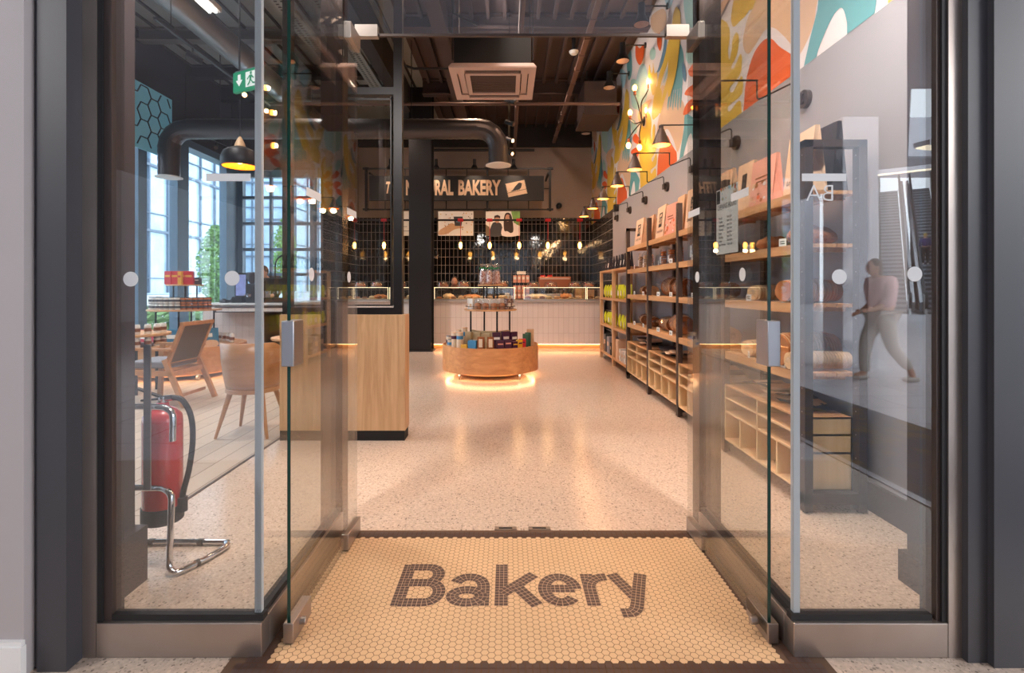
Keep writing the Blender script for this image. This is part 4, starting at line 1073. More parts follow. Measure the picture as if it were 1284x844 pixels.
# hanging photo boards
def board(name, px0, px1, py0, py1, label, fill):
    Y = YS + .07; X = lambda p: (p - 636) / 640 * Y; Z = lambda p: 1.25 + (361 - p) / 640 * Y
    o = E(name, (X((px0 + px1) / 2), Y, Z(py1)), 0, label, 'poster', 'photo boards hanging under the sign')
    w = X(px1) - X(px0); h = Z(py0) - Z(py1)
    bo = B(-w / 2, w / 2, 0, .02, 0, h).build('board', 'label_white', o, smooth=False)
    mb = MB(); fill(mb, w, h); mb.build('printed_picture', None, bo, smooth=False)
    MB().bar((-w / 2 + .12, .01, h), (-w / 2 + .12, .01, sZ(262) - Z(py1)), .008).bar((w / 2 - .12, .01, h), (w / 2 - .12, .01, sZ(262) - Z(py1)), .008).build('hangers', 'black_metal', o, smooth=False)
def pf(y): return lambda u, v, w: (u, y, v)
def pic1(mb, w, h):
    for i in range(60):
        u, v = random.uniform(-w / 2 + .02, w / 2 - .02), random.uniform(.03, h - .03)
        if abs(u - .0) < .12 and v < h * .8: continue
        mb.use(random.choice(['ac_grille', 'paint_yellow', 'paint_beige', 'bark', 'mural_white'])).poly([(u + .014 * cos(a), v + .014 * sin(a)) for a in (0, 1.2, 2.5, 3.8, 5)], pf(-.002))
    mb.use('kraft').poly([(v.x, v.y) for v in spline([(-w / 2 + .02, .02), (-.2, .04), (-.05, .13), (.05, .16), (.16, .17), (.17, .20), (.02, .24), (-.1, .28), (-.2, .22), (-w / 2 + .03, .12)])], pf(-.003))
    mb.use('fire_grey').poly([(-.02, .22), (.13, .22), (.16, h - .12), (-.05, h - .12)], pf(-.004)).use('paint_navy').poly([(.01, .30), (.10, .30), (.11, .36), (0, .36)], pf(-.005))
def pic2(mb, w, h):
    mb.use('leaf').poly([(w / 2 - .14, h / 2), (w / 2, h * .4), (w / 2, h), (w / 2 - .2, h)], pf(-.002)).use('bark').poly([(-w / 2, .0), (-w / 2 + .1, 0), (-w / 2 + .08, .2), (-w / 2, .25)], pf(-.002))
    mb.use('fire_grey').poly([(v.x, v.y) for v in spline([(-.30, .005), (-.02, .005), (-.03, .25), (-.13, .30), (-.24, .27)])], pf(-.003))
    mb.use('skin').poly([(-.13 + .06 * cos(a), .36 + .075 * sin(a)) for a in [.5 * i for i in range(12)]], pf(-.004)).use('hair_brown').poly([(-.20, .37), (-.19, .45), (-.12, .47), (-.06, .44), (-.06, .38), (-.1, .41), (-.16, .41)], pf(-.005))
    mb.use('hair_brown').poly([(v.x, v.y) for v in spline([(.03, .12), (.02, .35), (.06, .50), (.15, .51), (.21, .40), (.24, .12), (.18, .06), (.10, .10)])], pf(-.0035))
    mb.use('mural_white').poly([(v.x, v.y) for v in spline([(-.02, .005), (.34, .005), (.33, .22), (.22, .30), (.04, .28)])], pf(-.0032))
    mb.use('skin').poly([(.11 + .055 * cos(a), .40 + .08 * sin(a)) for a in [.5 * i for i in range(12)]], pf(-.005))
    mb.use('hair_brown').poly([(.14, .44), (.19, .45), (.22, .30), (.21, .10), (.16, .10), (.17, .3)], pf(-.006))
board('photo_board', 549.5, 593.5, 265, 295.5, 'hanging photo board of a hand holding a cup before blossom', pic1)
board('photo_board', 609, 652, 265, 295.5, 'hanging photo board of two smiling people', pic2)
def pic3(mb, w, h): mb.use('fire_grey').poly([(-.2, .1), (.2, .1), (.2, .11), (-.2, .11)], pf(-.002)).poly([(-.2, .2), (.1, .2), (.1, .21), (-.2, .21)], pf(-.002))
board('photo_board', 490, 520, 265, 295.5, 'pale hanging board half hidden by the partition frame', pic3)
# red corded pendants on a black rail
RY = 11.0; rzz = 1.25 + 85 * RY / 640
rl = MB().tube([(-3.6, RY, rzz), (XR, RY, rzz)], .022, 10)
thing(rl.build('pendant_rail', 'black_metal'), 'thin black rail crossing the shop above the back counter', 'rail')
def red_pendant():
    o = E('bulb_pendant')
    MB().cyl((-.06, 0, 0), (.06, 0, 0), .035, n=12).build('cord_grip', 'red_cord', o)
    MB().cyl((0, 0, 0), (0, 0, -.42), .006, n=6).build('cord', 'red_cord', o)
    MB().cyl((0, 0, -.42), (0, 0, -.48), .02, n=12).build('socket', 'copper', o)
    MB().ball((0, 0, -.545), .036, rz=.075).build('bulb', 'bulb', o)
    return o
for i, px in enumerate((444.5, 481.5, 577.5, 614, 651, 687, 727)):
    X = (px - 636) / 640 * RY
    item('red_pendant', red_pendant, (X, RY, rzz), 0, 'glowing bare bulb on a red cord above the back counter, %s from the left' % ORD[i], 'pendant lamp', 'red-corded bulbs above the counter')
    lamp('bulb_glow', 'POINT', (X, RY - .0, rzz - .66), 3, (1, .6, .28), .04)
cmr = thing(MB().ball((1.25, 12.3, 2.98 + .25), .07).cyl((1.25, 12.32, 3.23), (1.25, 12.4, 3.23), .05, n=12).build('security_camera', 'black_metal'), 'small round black camera on the beige wall beside the sign', 'camera')
spk = thing(B(1.96, 2.04, 9.35, 9.45, 2.66, 2.78).build('wall_sensor', 'black_metal', smooth=False), 'small black box on the wall below the mural', 'sensor')
# ================================================================ PRODUCTS
def paper_bag(w=.24, h=.36, d=.10, m='kraft_pale', style='label'):
    """stand-up paper bag facing -X"""
    def f():
        o = E('paper_bag'); mb = MB()
        t = .012
        v = [(0, -w / 2, 0), (0, w / 2, 0), (d, w / 2, 0), (d, -w / 2, 0), (d * .5 - t, -w / 2, h), (d * .5 - t, w / 2, h), (d * .5 + t, w / 2, h), (d * .5 + t, -w / 2, h), (d * .5, w / 2 - .03, h * .55), (d * .5, -w / 2 + .03, h * .55)]
        mb.add(v, [(0, 4, 5, 1), (3, 2, 6, 7), (0, 1, 2, 3), (1, 5, 8), (1, 8, 2), (2, 8, 6), (5, 6, 8), (0, 9, 4), (0, 3, 9), (3, 7, 9), (4, 9, 7), (4, 7, 6, 5)])
        mb.build('bag_body', m, o, smooth=False)
        def on(y, z, e=.0015): k = z / h; return (k * (d * .5 - t) - e, y, z)
        fnn = lambda e: (lambda u, v_, w_: on(-u, v_, e))
        if style in ('label', 'word'):
            mb = MB().poly([(-w * .2, h * .36), (w * .2, h * .36), (w * .2, h * .80), (-w * .2, h * .80)], fnn(.0015)); lp_ = mb.build('label_patch', 'label_black', o, smooth=False)
            mb = MB().poly([(-w * .11, h * .66), (w * .10, h * .68), (w * .13, h * .76), (-w * .08, h * .74)], fnn(.003))
            mb.text('NATURAL', .03 * w / .24, lambda u, v_, w_: on(-u, h * .55 + v_, .003), bold=.0006).text('BAKERY', .03 * w / .24, lambda u, v_, w_: on(-u, h * .46 + v_, .003), bold=.0006)
            mb.build('label_print', 'kraft_pale', lp_, smooth=False)
            MB().text('Lovely bread', .036 * w / .24, lambda u, v_, w_: on(-u, h * .2 + v_, .002), shear=.3).build('script_print', 'label_black', o, smooth=False)
        elif style == 'window':
            MB().poly([(-w * .16, h * .45), (w * .16, h * .45), (w * .16, h * .78), (-w * .16, h * .78)], fnn(.0015)).build('label_patch', 'label_black', o, smooth=False)
        elif style == 'print':
            mb = MB()
            for i in range(16):
                u, z = random.uniform(-w * .42, w * .42), random.uniform(.04, h * .5); r = random.uniform(.014, .03)
                mb.use(random.choice(['paint_orange', 'mural_white', 'bread', 'paint_beige'])).poly([(u + r * cos(a), z + r * .7 * sin(a)) for a in (0, 1, 2, 3, 4, 5.2)], fnn(.0015))
            mb.use('bread_dark').poly([(-w * .3, h * .60), (w * .25, h * .60), (w * .25, h * .63), (-w * .3, h * .63)], fnn(.0015)).poly([(-w * .25, h * .52), (w * .3, h * .52), (w * .3, h * .545), (-w * .25, h * .545)], fnn(.0015)).build('printed_pattern', None, o, smooth=False)
        return o
    return f
# metal shelving
SXF, SXB = 1.645, 1.99; PY = [7.02, 5.97, 4.92, 3.87, 2.82]
sh = E('shelving_unit', (0, 0, 0), 0, 'long dark metal and oak shelving unit of bread along the right wall', 'shelving')
for y in PY:
    for x in (SXF, SXB - .045):
        mb = MB().use('bronze_metal').box(x, x + .045, y, y + .055, .01, 2.07).use('steel')
        z = .3
        while z < 2.0: mb.cyl((x - .0005, y + .028, z), (x + .001, y + .028, z), .004, n=6); z += .13
        mb.use('rubber').cyl((x + .02, y + .03, 0), (x + .02, y + .03, .012), .015, n=8).build('post', None, sh, smooth=False)
    if y in (PY[0], PY[-1]): B(SXF, SXB, y, y + .055, 2.03, 2.07).build('end_rail', 'bronze_metal', sh, smooth=False); B(SXF, SXB, y, y + .055, .05, .11).build('end_rail', 'bronze_metal', sh, smooth=False)
    else: MB().box(SXF + .045, SXB - .045, y, y + .04, .05, .10).build('end_rail', 'bronze_metal', sh, smooth=False)
for z in (1.80, 1.50, 1.16, .77):
    for i in range(4):
        y0, y1 = PY[i + 1] + .056, PY[i] - .001
        mb = MB().box(SXF + .006, SXF + .03, y0, y1, z - .055, z)
        for k in range(5): mb.box(SXF + .031 + k * .062, SXF + .085 + k * .062, y0, y1, z - .02, z)
        for yy in (y0 + .05, (y0 + y1) / 2, y1 - .08): mb.box(SXF + .03, SXB - .05, yy, yy + .03, z - .045, z - .02)
        mb.build('shelf_board', 'oak_y', sh, smooth=False)
for i in range(4):
    y0, y1 = PY[i + 1] + .056, PY[i] - .001; x0, x1 = SXF + .004, SXB - .05; t = .012
    mb = MB().use('oak_y').box(x0, x1, y0, y1, .51, .522).use('ply').box(x0, x1, y0, y1, .414, .426).box(x0, x1, y0, y1, .312, .324).box(x0, x1, y0, y1, .104, .116).box(x1 - .005, x1, y0, y1, .104, .52)
    mb.use('maple').box(x0, x1, y0, y0 + t, .104, .52).box(x0, x1, y1 - t, y1, .104, .52)
    ym = (y0 + y1) / 2; mb.box(x0, x1, ym - t / 2, ym + t / 2, .116, .51)
    for q in (.25, .75): yy = y0 + (y1 - y0) * q; mb.box(x0, x1, yy - t / 2, yy + t / 2, .116, .312)
    mb.build('pigeonhole_box', None, sh, smooth=False)
# wooden rack further back
WY = [9.20, 8.13, 7.12]
wr = E('wooden_rack', (0, 0, 0), 0, 'light oak rack of yellow packets beyond the dark shelving', 'rack')
for y in WY[:2] + [7.14]:
    for x in (1.68, 1.95): MB().box(x, x + .05, y, y + .06, 0, 1.55).build('post', 'oak', wr, smooth=False)
for z in (1.55, 1.08, .62, .145):
    MB().box(1.685, 1.99, 7.14, 9.25, z - .035, z - (0 if z < 1.5 else .0)).build('shelf_board', 'oak_y', wr, smooth=False)
BAYN = ['first', 'second', 'third', 'fourth']
def bayname(i): return BAYN[3 - i] + ' bay from the door'
ZT = 1.80
tops = [  # y centre, (width, height, depth, paper, print), setback, label
 (3.03, (.30, .37, .11, 'kraft_pale', 'word'), .06, 'large kraft paper bag with a black bakery label on the top shelf nearest the door'),
 (3.46, (.30, .33, .09, 'pink_print', 'print'), .065, 'pale printed paper bag with food pictures on the top shelf, first bay from the door'),
 (3.73, (.22, .36, .10, 'kraft_pale', 'window'), .065, 'kraft bag with small dark patch beside a black bag, top shelf, first bay'),
 (4.09, (.28, .38, .10, 'kraft_pale', 'label'), .065, 'kraft bag with black label on the top shelf, second bay, nearer the door'),
 (4.41, (.30, .37, .10, 'kraft_pale', 'label'), .065, 'kraft bag with black label in the middle of the second bay, top shelf'),
 (4.74, (.32, .38, .10, 'kraft_pale', 'label'), .065, 'kraft bag with black label against the second bay post, top shelf'),
 (5.12, (.22, .37, .10, 'kraft', 'plain'), .065, 'plain kraft bag on the top shelf just beyond the second bay post'),
 (5.40, (.30, .34, .09, 'pink_print', 'print'), .065, 'pink patterned bag on the top shelf, third bay'),
 (5.76, (.34, .37, .10, 'kraft_pale', 'label'), .065, 'kraft bag with tall black label on the top shelf, third bay'),
 (6.18, (.26, .32, .10, 'kraft', 'plain'), .065, 'small plain kraft bag on the top shelf, fourth bay'),
 (6.70, (.34, .35, .10, 'kraft_pale', 'label'), .065, 'kraft bag with narrow black label on the top shelf, farthest bay'),
]
for y, sp_, dx, lb in tops:
    item('bag' + str(sp_), paper_bag(*sp_), (SXF + dx, y, ZT + .001), R(random.uniform(-4, 4)), lb, 'paper bag', 'paper bags on the top shelf')
for y, w, h, lb in ((3.0, .20, .40, 'tall black paper bag on the top shelf at the end nearest the door'), (3.62, .12, .33, 'black paper bag on the top shelf between printed and kraft bags'), (5.44, .2, .34, 'black folded bag on the top shelf in the third bay'), (6.45, .2, .32, 'black bag on the top shelf in the farthest bay')):
    item('blackbag%.2f' % h, paper_bag(w, h, .10, 'black_paper', 'plain'), (SXF + .19, y, ZT + .001), R(4), lb, 'paper bag', 'black bags on the top shelf')
def tagc():
    o = MB().use('label_white').box(-.001, .001, -.03, .03, 0, .045).use('label_black').box(-.0016, -.001, -.018, .018, .012, .018).box(-.0016, -.001, -.015, .02, .025, .03)
    return o.build('price_card', None, smooth=False)
SHN = {1.5: 'upper shelf', 1.16: 'middle shelf', .77: 'lower shelf'}
n_ = 0
used_c = {}
for z in (1.5, 1.16, .77):
    for i in range(4):
        for q in (.25, .68):
            y = PY[i + 1] + 1.0 * q
            item('tag', tagc, (SXF + .012, y, z + .001), R(random.uniform(-15, 15)), 'white price card on the %s, %s, %s one' % (SHN[z], bayname(i), 'nearer' if q < .5 else 'farther'), 'price card', 'price cards on the bread shelves')
for z, i, q, kind, kw in (
    (1.5, 3, .12, 'seed', (.34, .15, .13, 'bread_dark', 4)), (1.5, 3, .55, 'plain', (.26, .13, .11, 'bread', 3)), (1.5, 2, .3, 'slice', (.24, .12, .12, 'bread_dark', 11)), (1.5, 2, .7, 'slice', (.24, .12, .13, 'bread_dark', 11)),
    (1.16, 3, .15, 'slice', (.34, .16, .14, 'bread', 16)), (1.16, 3, .62, 'slice', (.26, .12, .11, 'bread_pale', 12)), (1.16, 2, .3, 'slice', (.26, .13, .11, 'bread_dark', 12)), (1.16, 2, .72, 'plain', (.24, .13, .10, 'bread', 3)),
    (1.16, 1, .25, 'slice', (.24, .13, .15, 'bread_dark', 8)), (1.16, 1, .62, 'slice', (.26, .13, .16, 'bread_dark', 9)), (1.16, 0, .3, 'slice', (.18, .10, .09, 'bread_pale', 8)), (1.16, 0, .65, 'slice', (.18, .10, .09, 'bread_dark', 8)),
    (.77, 3, .20, 'slice', (.36, .22, .21, 'bread', 18)), (.77, 3, .66, 'slice', (.30, .14, .12, 'bread_pale', 14)), (.77, 2, .3, 'slice', (.26, .14, .13, 'bread_pale', 12)), (.77, 2, .7, 'plain', (.28, .16, .13, 'bread', 3)),
    (.77, 1, .3, 'slice', (.28, .17, .16, 'bread', 12)), (.77, 1, .72, 'slice', (.26, .13, .12, 'bread_dark', 12)), (.77, 0, .28, 'slice', (.2, .12, .10, 'bread_dark', 9)), (.77, 0, .66, 'slice', (.2, .12, .10, 'bread_dark', 9))):
    y = PY[i + 1] + 1.0 * q + .02; L, wd, h, m, k = kw
    if i < 3: L, wd, h = L * 1.2, wd * 1.2, h * 1.25
    fn_ = sliced(L, wd, h, m, k) if kind == 'slice' else loaf(L, wd, h, m, k)
    nm = {'bread': 'golden brown', 'bread_dark': 'dark seeded', 'bread_pale': 'pale'}[m]
    item('sh%s%s' % (kind, kw), fn_, (SXF + .17, y + .08, z + .001), R(90 + random.uniform(-8, 8)) if i < 3 else R(random.uniform(6, 14)) , '%s %sloaf on the %s, %s, %s one' % (nm, 'wrapped sliced ' if kind == 'slice' else '', SHN[z], bayname(i), 'nearer' if q < .5 else 'farther'), 'bread', 'loaves on the bread shelves')
# extra long wrapped loaf in front of the big one
item('long', sliced(.36, .11, .11, 'bread_pale', 20), (SXF + .175, 2.985, .771), R(4), 'long pale wrapped loaf in front of the big round loaf, lower shelf', 'bread', 'loaves on the bread shelves')
# cellophane treat bags
def treat_bag(m='bread_dark', h=.26):
    def f():
        o = E('treat_bag')
        MB().box(-.02, .02, -.035, .035, 0, .012).use('bread').build('base_card', 'label_white', o, smooth=False)
        mb = MB()
        for k in range(5): mb.box(-.024, .024, -.034, .034, .02 + k * .028, .042 + k * .028)
        mb.build('biscuits', m, o, bevel=.006)
        rnd = random.Random(5); v = []; n = 10
        for i, (s_, z) in enumerate(((1, .0), (1.1, h * .3), (1, h * .62), (.25, h * .74), (.8, h * .88), (1.1, h))):
            for j in range(n):
                a = 2 * pi * j / n; q = rnd.uniform(.86, 1.12); v.append((.034 * s_ * q * cos(a), .045 * s_ * q * sin(a), z + (rnd.uniform(-.01, .01) if i else 0)))
        MB().add(v, [(i * n + j, i * n + (j + 1) % n, (i + 1) * n + (j + 1) % n, (i + 1) * n + j) for i in range(5) for j in range(n)]).build('clear_bag', 'cellophane', o, angle=10)
        MB().box(-.036, -.034, -.015, .015, h * .15, h * .55).build('label_strip', 'label_white', o, smooth=False)
        return o
    return f
for i, y in enumerate((4.12, 4.28, 4.44, 4.60, 4.76)):
    item('treat', treat_bag(), (SXF + .10, y, 1.501), R(random.uniform(-10, 10)), 'clear treat bag with white strip, upper shelf, second bay, %s from the door' % ORD[i], 'treat bag', 'treat bags on the upper shelf')
for i, y in enumerate((6.2, 6.42, 6.66)):
    item('treat2', treat_bag('bread_pale', .20), (SXF + .10, y, 1.501), R(random.uniform(-10, 10)), 'short clear bag of biscuits on the upper shelf, farthest bay, %s from the door' % ORD[i], 'treat bag', 'treat bags on the upper shelf')
for i, y in enumerate((5.15, 5.42, 5.7)):
    item('treat3', treat_bag('bread', .17), (SXF + .10, y, 1.501), 0, 'small bag of buns on the upper shelf, third bay, %s from the door' % ORD[i], 'treat bag', 'treat bags on the upper shelf')
# flat paper bags lying on the pigeonhole boxes
def flat_stack(seed):
    def f():
        rnd = random.Random(seed); o = E('flat_bag_pile')
        for k in range(7):
            a = rnd.uniform(-.5, .5); cx, cy = rnd.uniform(-.05, .05), rnd.uniform(-.22, .22); L, w = .36, .20; v = []
            for iu in range(7):
                for iv in range(4):
                    u = (iu / 6 - .5) * L; q = (iv / 3 - .5) * w
                    y_ = cy + u * cos(a) - q * sin(a); x_ = cx + u * sin(a) + q * cos(a)
                    x_ = max(-.165, min(.14, x_))
                    v.append((x_, max(-.46, min(.46, y_)), .004 + k * .011 + .008 * sin(iu * 1.7 + seed + k) * (1 if k else .4)))
            MB().add(v, [(iu * 4 + iv, (iu + 1) * 4 + iv, (iu + 1) * 4 + iv + 1, iu * 4 + iv + 1) for iu in range(6) for iv in range(3)]).build('flat_bag', 'black_paper' if k % 2 else 'kraft_pale', o, angle=80)
        return o
    return f
for i in range(4):
    o = item('flat%d' % i, flat_stack(i), (SXF + .172, PY[i + 1] + .55, .523), 0, 'flat paper bags piled on the pigeonhole box, ' + bayname(i), 'paper bags', 'flat bag piles')
# yellow packets
def yellow_pack():
    o = E('snack_packet'); w, h = .15, .22; v = []; nu, nv = 6, 7
    for s_ in (-1, 1):
        for i in range(nv):
            for j in range(nu):
                t = i / (nv - 1); u = j / (nu - 1); b_ = sin(pi * t) ** .6 * sin(pi * u) ** .5 * .035
                v.append((s_ * b_, (u - .5) * w * (1 - .08 * sin(pi * t)), t * h))
    K = nu * nv; f_ = [(i * nu + j, i * nu + j + 1, (i + 1) * nu + j + 1, (i + 1) * nu + j) for i in range(nv - 1) for j in range(nu - 1)]
    f_ += [tuple(K + q for q in f[::-1]) for f in f_]
    MB().add(v, f_).build('packet_film', 'yellow_pack', o, angle=60)
    mb = MB().poly([(-.03, .05), (.035, .05), (.03, .12), (-.02, .13)], lambda u, v_, w_: (-.037, -u, v_)); mb.build('printed_shape', 'label_white', o, smooth=False)
    MB().poly([(-.02, .02), (.03, .02), (.03, .035), (-.02, .035)], lambda u, v_, w_: (-.034, -u, v_)).build('printed_word', 'leaf', o, smooth=False)
    return o
for z, nm in ((1.08, 'middle'), (.62, 'lower')):
    for i in range(9):
        y = 7.32 + i * .21 + (.0 if i < 4 else .1)
        item('yellow', yellow_pack, (1.76, y, z + .001), R(random.uniform(-12, 12)), 'bright yellow snack packet on the %s shelf of the oak rack, %s from the door' % (nm, ORD[i]), 'snack packet', 'yellow packets on the oak rack')
def dark_pack():
    o = MB().use('black_paper').add([(-.03, -.05, 0), (-.03, .05, 0), (.03, .05, 0), (.03, -.05, 0), (-.006, -.045, .22), (-.006, .045, .22), (.006, .045, .22), (.006, -.045, .22)], [(0, 4, 5, 1), (3, 2, 6, 7), (0, 1, 2, 3), (1, 5, 6, 2), (0, 3, 7, 4), (4, 7, 6, 5)]).use('label_white').add([(-.0275, -.02, .05), (-.0275, .02, .05), (-.0155, .02, .13), (-.0155, -.02, .13)], [(0, 1, 2, 3)])
    return o.build('coffee_packet', None, smooth=False)
for i in range(10):
    item('darkpack', dark_pack, (1.77, 7.28 + i * .195, 1.551), R(random.uniform(-14, 14)), 'dark coffee packet on top of the oak rack, %s from the door' % ORD[i], 'coffee packet', 'coffee packets on the oak rack')
for i, (y, m, w, h, lb) in enumerate(((7.4, 'label_white', .10, .18, 'white carton'), (7.55, 'off_white', .10, .17, 'cream carton'), (7.72, 'label_white', .10, .18, 'white carton beside the kraft box'), (7.92, 'kraft_pale', .16, .30, 'tall kraft box'), (8.4, 'label_black', .08, .2, 'black carton'), (8.62, 'mall_grey', .2, .28, 'grey box'), (8.9, 'fire_grey', .16, .3, 'dark grey box'))):
    o = MB().use(m).box(-.08, .08, -w / 2, w / 2, 0, h).use('paint_beige').box(-.0815, -.08, -w * .3, w * .3, h * .45, h * .7).build('carton', None, smooth=False)
    thing(o, lb + ' on the bottom shelf of the oak rack', 'carton', 'cartons on the oak rack'); o.location = (1.78, y, .146)

# ================================================================ ROUND DISPLAY STANDS
def disc(r, z, t, n=40): return MB().lathe([(r - .004, z - t), (r, z - t + .004), (r, z - .004), (r - .004, z), (.001, z)] , n=n).lathe([(.001, z - t), (r - .004, z - t)], n=n)
def stand(loc, R0, R1, R2, label, where, legn=4):
    o = E('display_stand', loc, 0, label, 'display stand', 'round tiered display stands')
    MB().lathe([(R0 - .03, .10), (R0, .094), (R0, .445), (R0 - .02, .445), (R0 - .02, .425), (.001, .425)], n=64).build('drum', 'oak_drum', o, angle=40)
    MB().lathe([(R0 - .14, .06), (R0 - .14, .10)], n=48).build('base_ring', 'oak_x', o)
    mb = MB(); nn = 48; mb.add([(r_ * cos(2 * pi * i / nn), r_ * sin(2 * pi * i / nn), z_) for z_ in (.092, .0985) for r_ in (R0 - .085, R0 - .045) for i in range(nn)], [f for i in range(nn) for f in ((i, (i + 1) % nn, nn + (i + 1) % nn, nn + i), (2 * nn + i, 3 * nn + i, 3 * nn + (i + 1) % nn, 2 * nn + (i + 1) % nn), (nn + i, nn + (i + 1) % nn, 3 * nn + (i + 1) % nn, 3 * nn + i), (i, 2 * nn + i, 2 * nn + (i + 1) % nn, (i + 1) % nn))])
    mb.build('light_strip', 'led_warm', o, smooth=False)
    for k in range(4):
        a = R(45 + 90 * k); x, y = (R0 - .12) * cos(a) * 1.02, (R0 - .12) * sin(a)
        MB().cyl((x - .012, y - .02, .035), (x + .012, y - .02, .035), .035, n=16).box(x - .02, x + .02, y - .03, y + .03, .06, .10).build('caster', 'alu', o)
    for k in range(4):
        a = R(20 + 90 * k); MB().cyl((R1 * .78 * cos(a), R1 * .78 * sin(a), .39), (R1 * .78 * cos(a), R1 * .78 * sin(a), .925), .013, n=10).build('lower_leg', 'black_metal', o)
    disc(R1, .945, .022).build('middle_shelf', 'oak_x', o)
    MB().tube([((R1 - .02) * cos(a), (R1 - .02) * sin(a), .985) for a in [2 * pi * i / 40 for i in range(40)]], .004, 6, True).build('shelf_rail', 'black_metal', o)
    for k in range(4):
        a = R(30 + 90 * k); MB().cyl((R2 * .6 * cos(a), R2 * .6 * sin(a), .945), (R2 * .6 * cos(a), R2 * .6 * sin(a), 1.28), .010, n=10).build('upper_leg', 'black_metal', o)
    disc(R2, 1.298, .02).build('top_shelf', 'oak_x', o)
    return o
DX, DY = -.243, 7.4
stand((DX, DY, 0), .69, .38, .185, 'round oak drum stand with two tiers in the middle of the shop', 'centre')
LX, LY = -4.68, 7.42
stand((LX, LY, 0), .80, .47, .24, 'round oak drum stand with two tiers by the left windows', 'left')
# ribboned bags on top
def ribbon_bag():
    o = E('ribboned_bag'); rnd = random.Random(2)
    v = []; n = 10; pr = ((.03, 0), (.045, .04), (.047, .14), (.035, .20), (.012, .235), (.03, .27), (.045, .30))
    for r_, z in pr:
        for j in range(n):
            a = 2 * pi * j / n; q = rnd.uniform(.88, 1.1); v.append((r_ * q * cos(a), r_ * q * sin(a), z))
    MB().add(v, [(i * n + j, i * n + (j + 1) % n, (i + 1) * n + (j + 1) % n, (i + 1) * n + j) for i in range(len(pr) - 1) for j in range(n)]).build('clear_bag', 'cellophane', o, angle=10)
    MB().lathe([(.03, .005), (.04, .03), (.04, .12), (.03, .19), (.001, .20)], n=12).build('sweets', 'pink_sweet', o)
    MB().lathe([(.016, .225), (.018, .235), (.016, .245)], n=12).tube([(0, -.018, .235), (.03, -.03, .25), (.045, -.03, .22)], .005, 6).tube([(0, -.018, .235), (-.03, -.03, .25), (-.04, -.03, .215)], .005, 6).build('green_ribbon', 'ribbon_green', o)
    return o
speck('pink_sweet', (226, 190, 180), [(190, 120, 100), (240, 230, 225), (160, 90, 70)], 60)
mat('ribbon_green', (30, 130, 70), .4)
for i, (x, y) in enumerate(((-.115, -.03), (-.01, -.09), (.10, -.03), (-.06, .10), (.06, .10))):
    item('ribbon', ribbon_bag, (DX + x, DY + y, 1.299), i * 1.3, 'clear bag of sweets tied with green ribbon on the top tier, %s' % ['left one', 'front one', 'right one', 'back left one', 'back right one'][i], 'treat bag', 'ribboned bags on the centre stand')
# middle tier: clear tubs and wrapped packs
def tub():
    o = E('clear_tub')
    MB().lathe([(.045, 0), (.052, .10), (.053, .105)], n=14).build('cup', 'cellophane', o)
    MB().lathe([(.040, .004), (.046, .075), (.03, .09), (.001, .095)], n=14).build('biscuits', 'bread', o, angle=60)
    MB().lathe([(.054, .105), (.05, .13), (.03, .145), (.001, .148)], n=14).build('lid', 'cellophane', o)
    return o
def wpack():
    o = E('wrapped_pack'); B(-.05, .05, -.03, .03, 0, .15).build('box', 'speck_pack', o, bevel=.006, smooth=False)
    B(-.03, .03, -.032, -.03, .04, .09).build('label', 'label_white', o, smooth=False); return o
speck('speck_pack', (120, 90, 84), [(200, 180, 170), (90, 70, 80), (160, 140, 140)], 50)
def bpack():
    o = E('white_packet'); B(-.05, .05, -.03, .03, 0, .15).build('box', 'label_white', o, bevel=.006, smooth=False)
    B(-.03, .03, -.032, -.03, .03, .08).build('label', 'bread_pale', o, smooth=False); return o
for i in range(8):
    a = R(180 + 180 * (i + .5) / 8); r_ = .30; p = (DX + r_ * cos(a), DY + r_ * sin(a), .946)
    if i in (0, 1): item('bpack', bpack, p, a + pi / 2, 'white packet on the middle tier of the centre stand, %s from the left' % ORD[i], 'packet', 'packs on the middle tier')
    elif i < 6: item('tub', tub, p, a, 'clear tub of biscuits, centre stand middle tier, %s from the left' % ORD[i], 'biscuit tub', 'packs on the middle tier')
    else: item('wpack', wpack, p, a + pi / 2, 'brown wrapped pack on the middle tier of the centre stand, %s from the left' % ORD[i], 'packet', 'packs on the middle tier')
for i in range(6):
    a = R(195 + 150 * (i + .5) / 6); p = (DX + .17 * cos(a), DY + .17 * sin(a), .946)
    item('bpack', bpack, p, a + pi / 2, 'white packet in the inner row of the middle tier, %s from the left' % ORD[i], 'packet', 'packs on the middle tier')
# bottom products on the drum
def boxp(m, w=.10, d=.06, h=.16, win=None, lab=None):
    def f():
        o = E('gift_box'); B(-w / 2, w / 2, -d / 2, d / 2, 0, h).build('carton', m, o, bevel=.003, smooth=False)
        if win: B(-w * .28, w * .28, -d / 2 - .0015, -d / 2, h * .2, h * .85).build('front_window', win, o, smooth=False)
        if lab: B(-w * .38, w * .38, -d / 2 - .0015, -d / 2, h * .55, h * .7).build('front_label', lab, o, smooth=False)
        return o
    return f
def tubep(m, r_=.04, h=.2, cap='blue', lab=None):
    def f():
        o = E('paper_tube'); MB().lathe([(r_, 0), (r_, h), (.001, h)], n=18).build('tube', m, o)
        MB().lathe([(r_ + .0015, h * .6), (r_ + .0015, h * .82)], n=18).build('colour_band', lab or 'paint_sky', o)
        MB().lathe([(r_ + .002, h), (r_ + .002, h + .012), (.001, h + .014)], n=18).build('cap', 'kraft_pale', o)
        return o
    return f
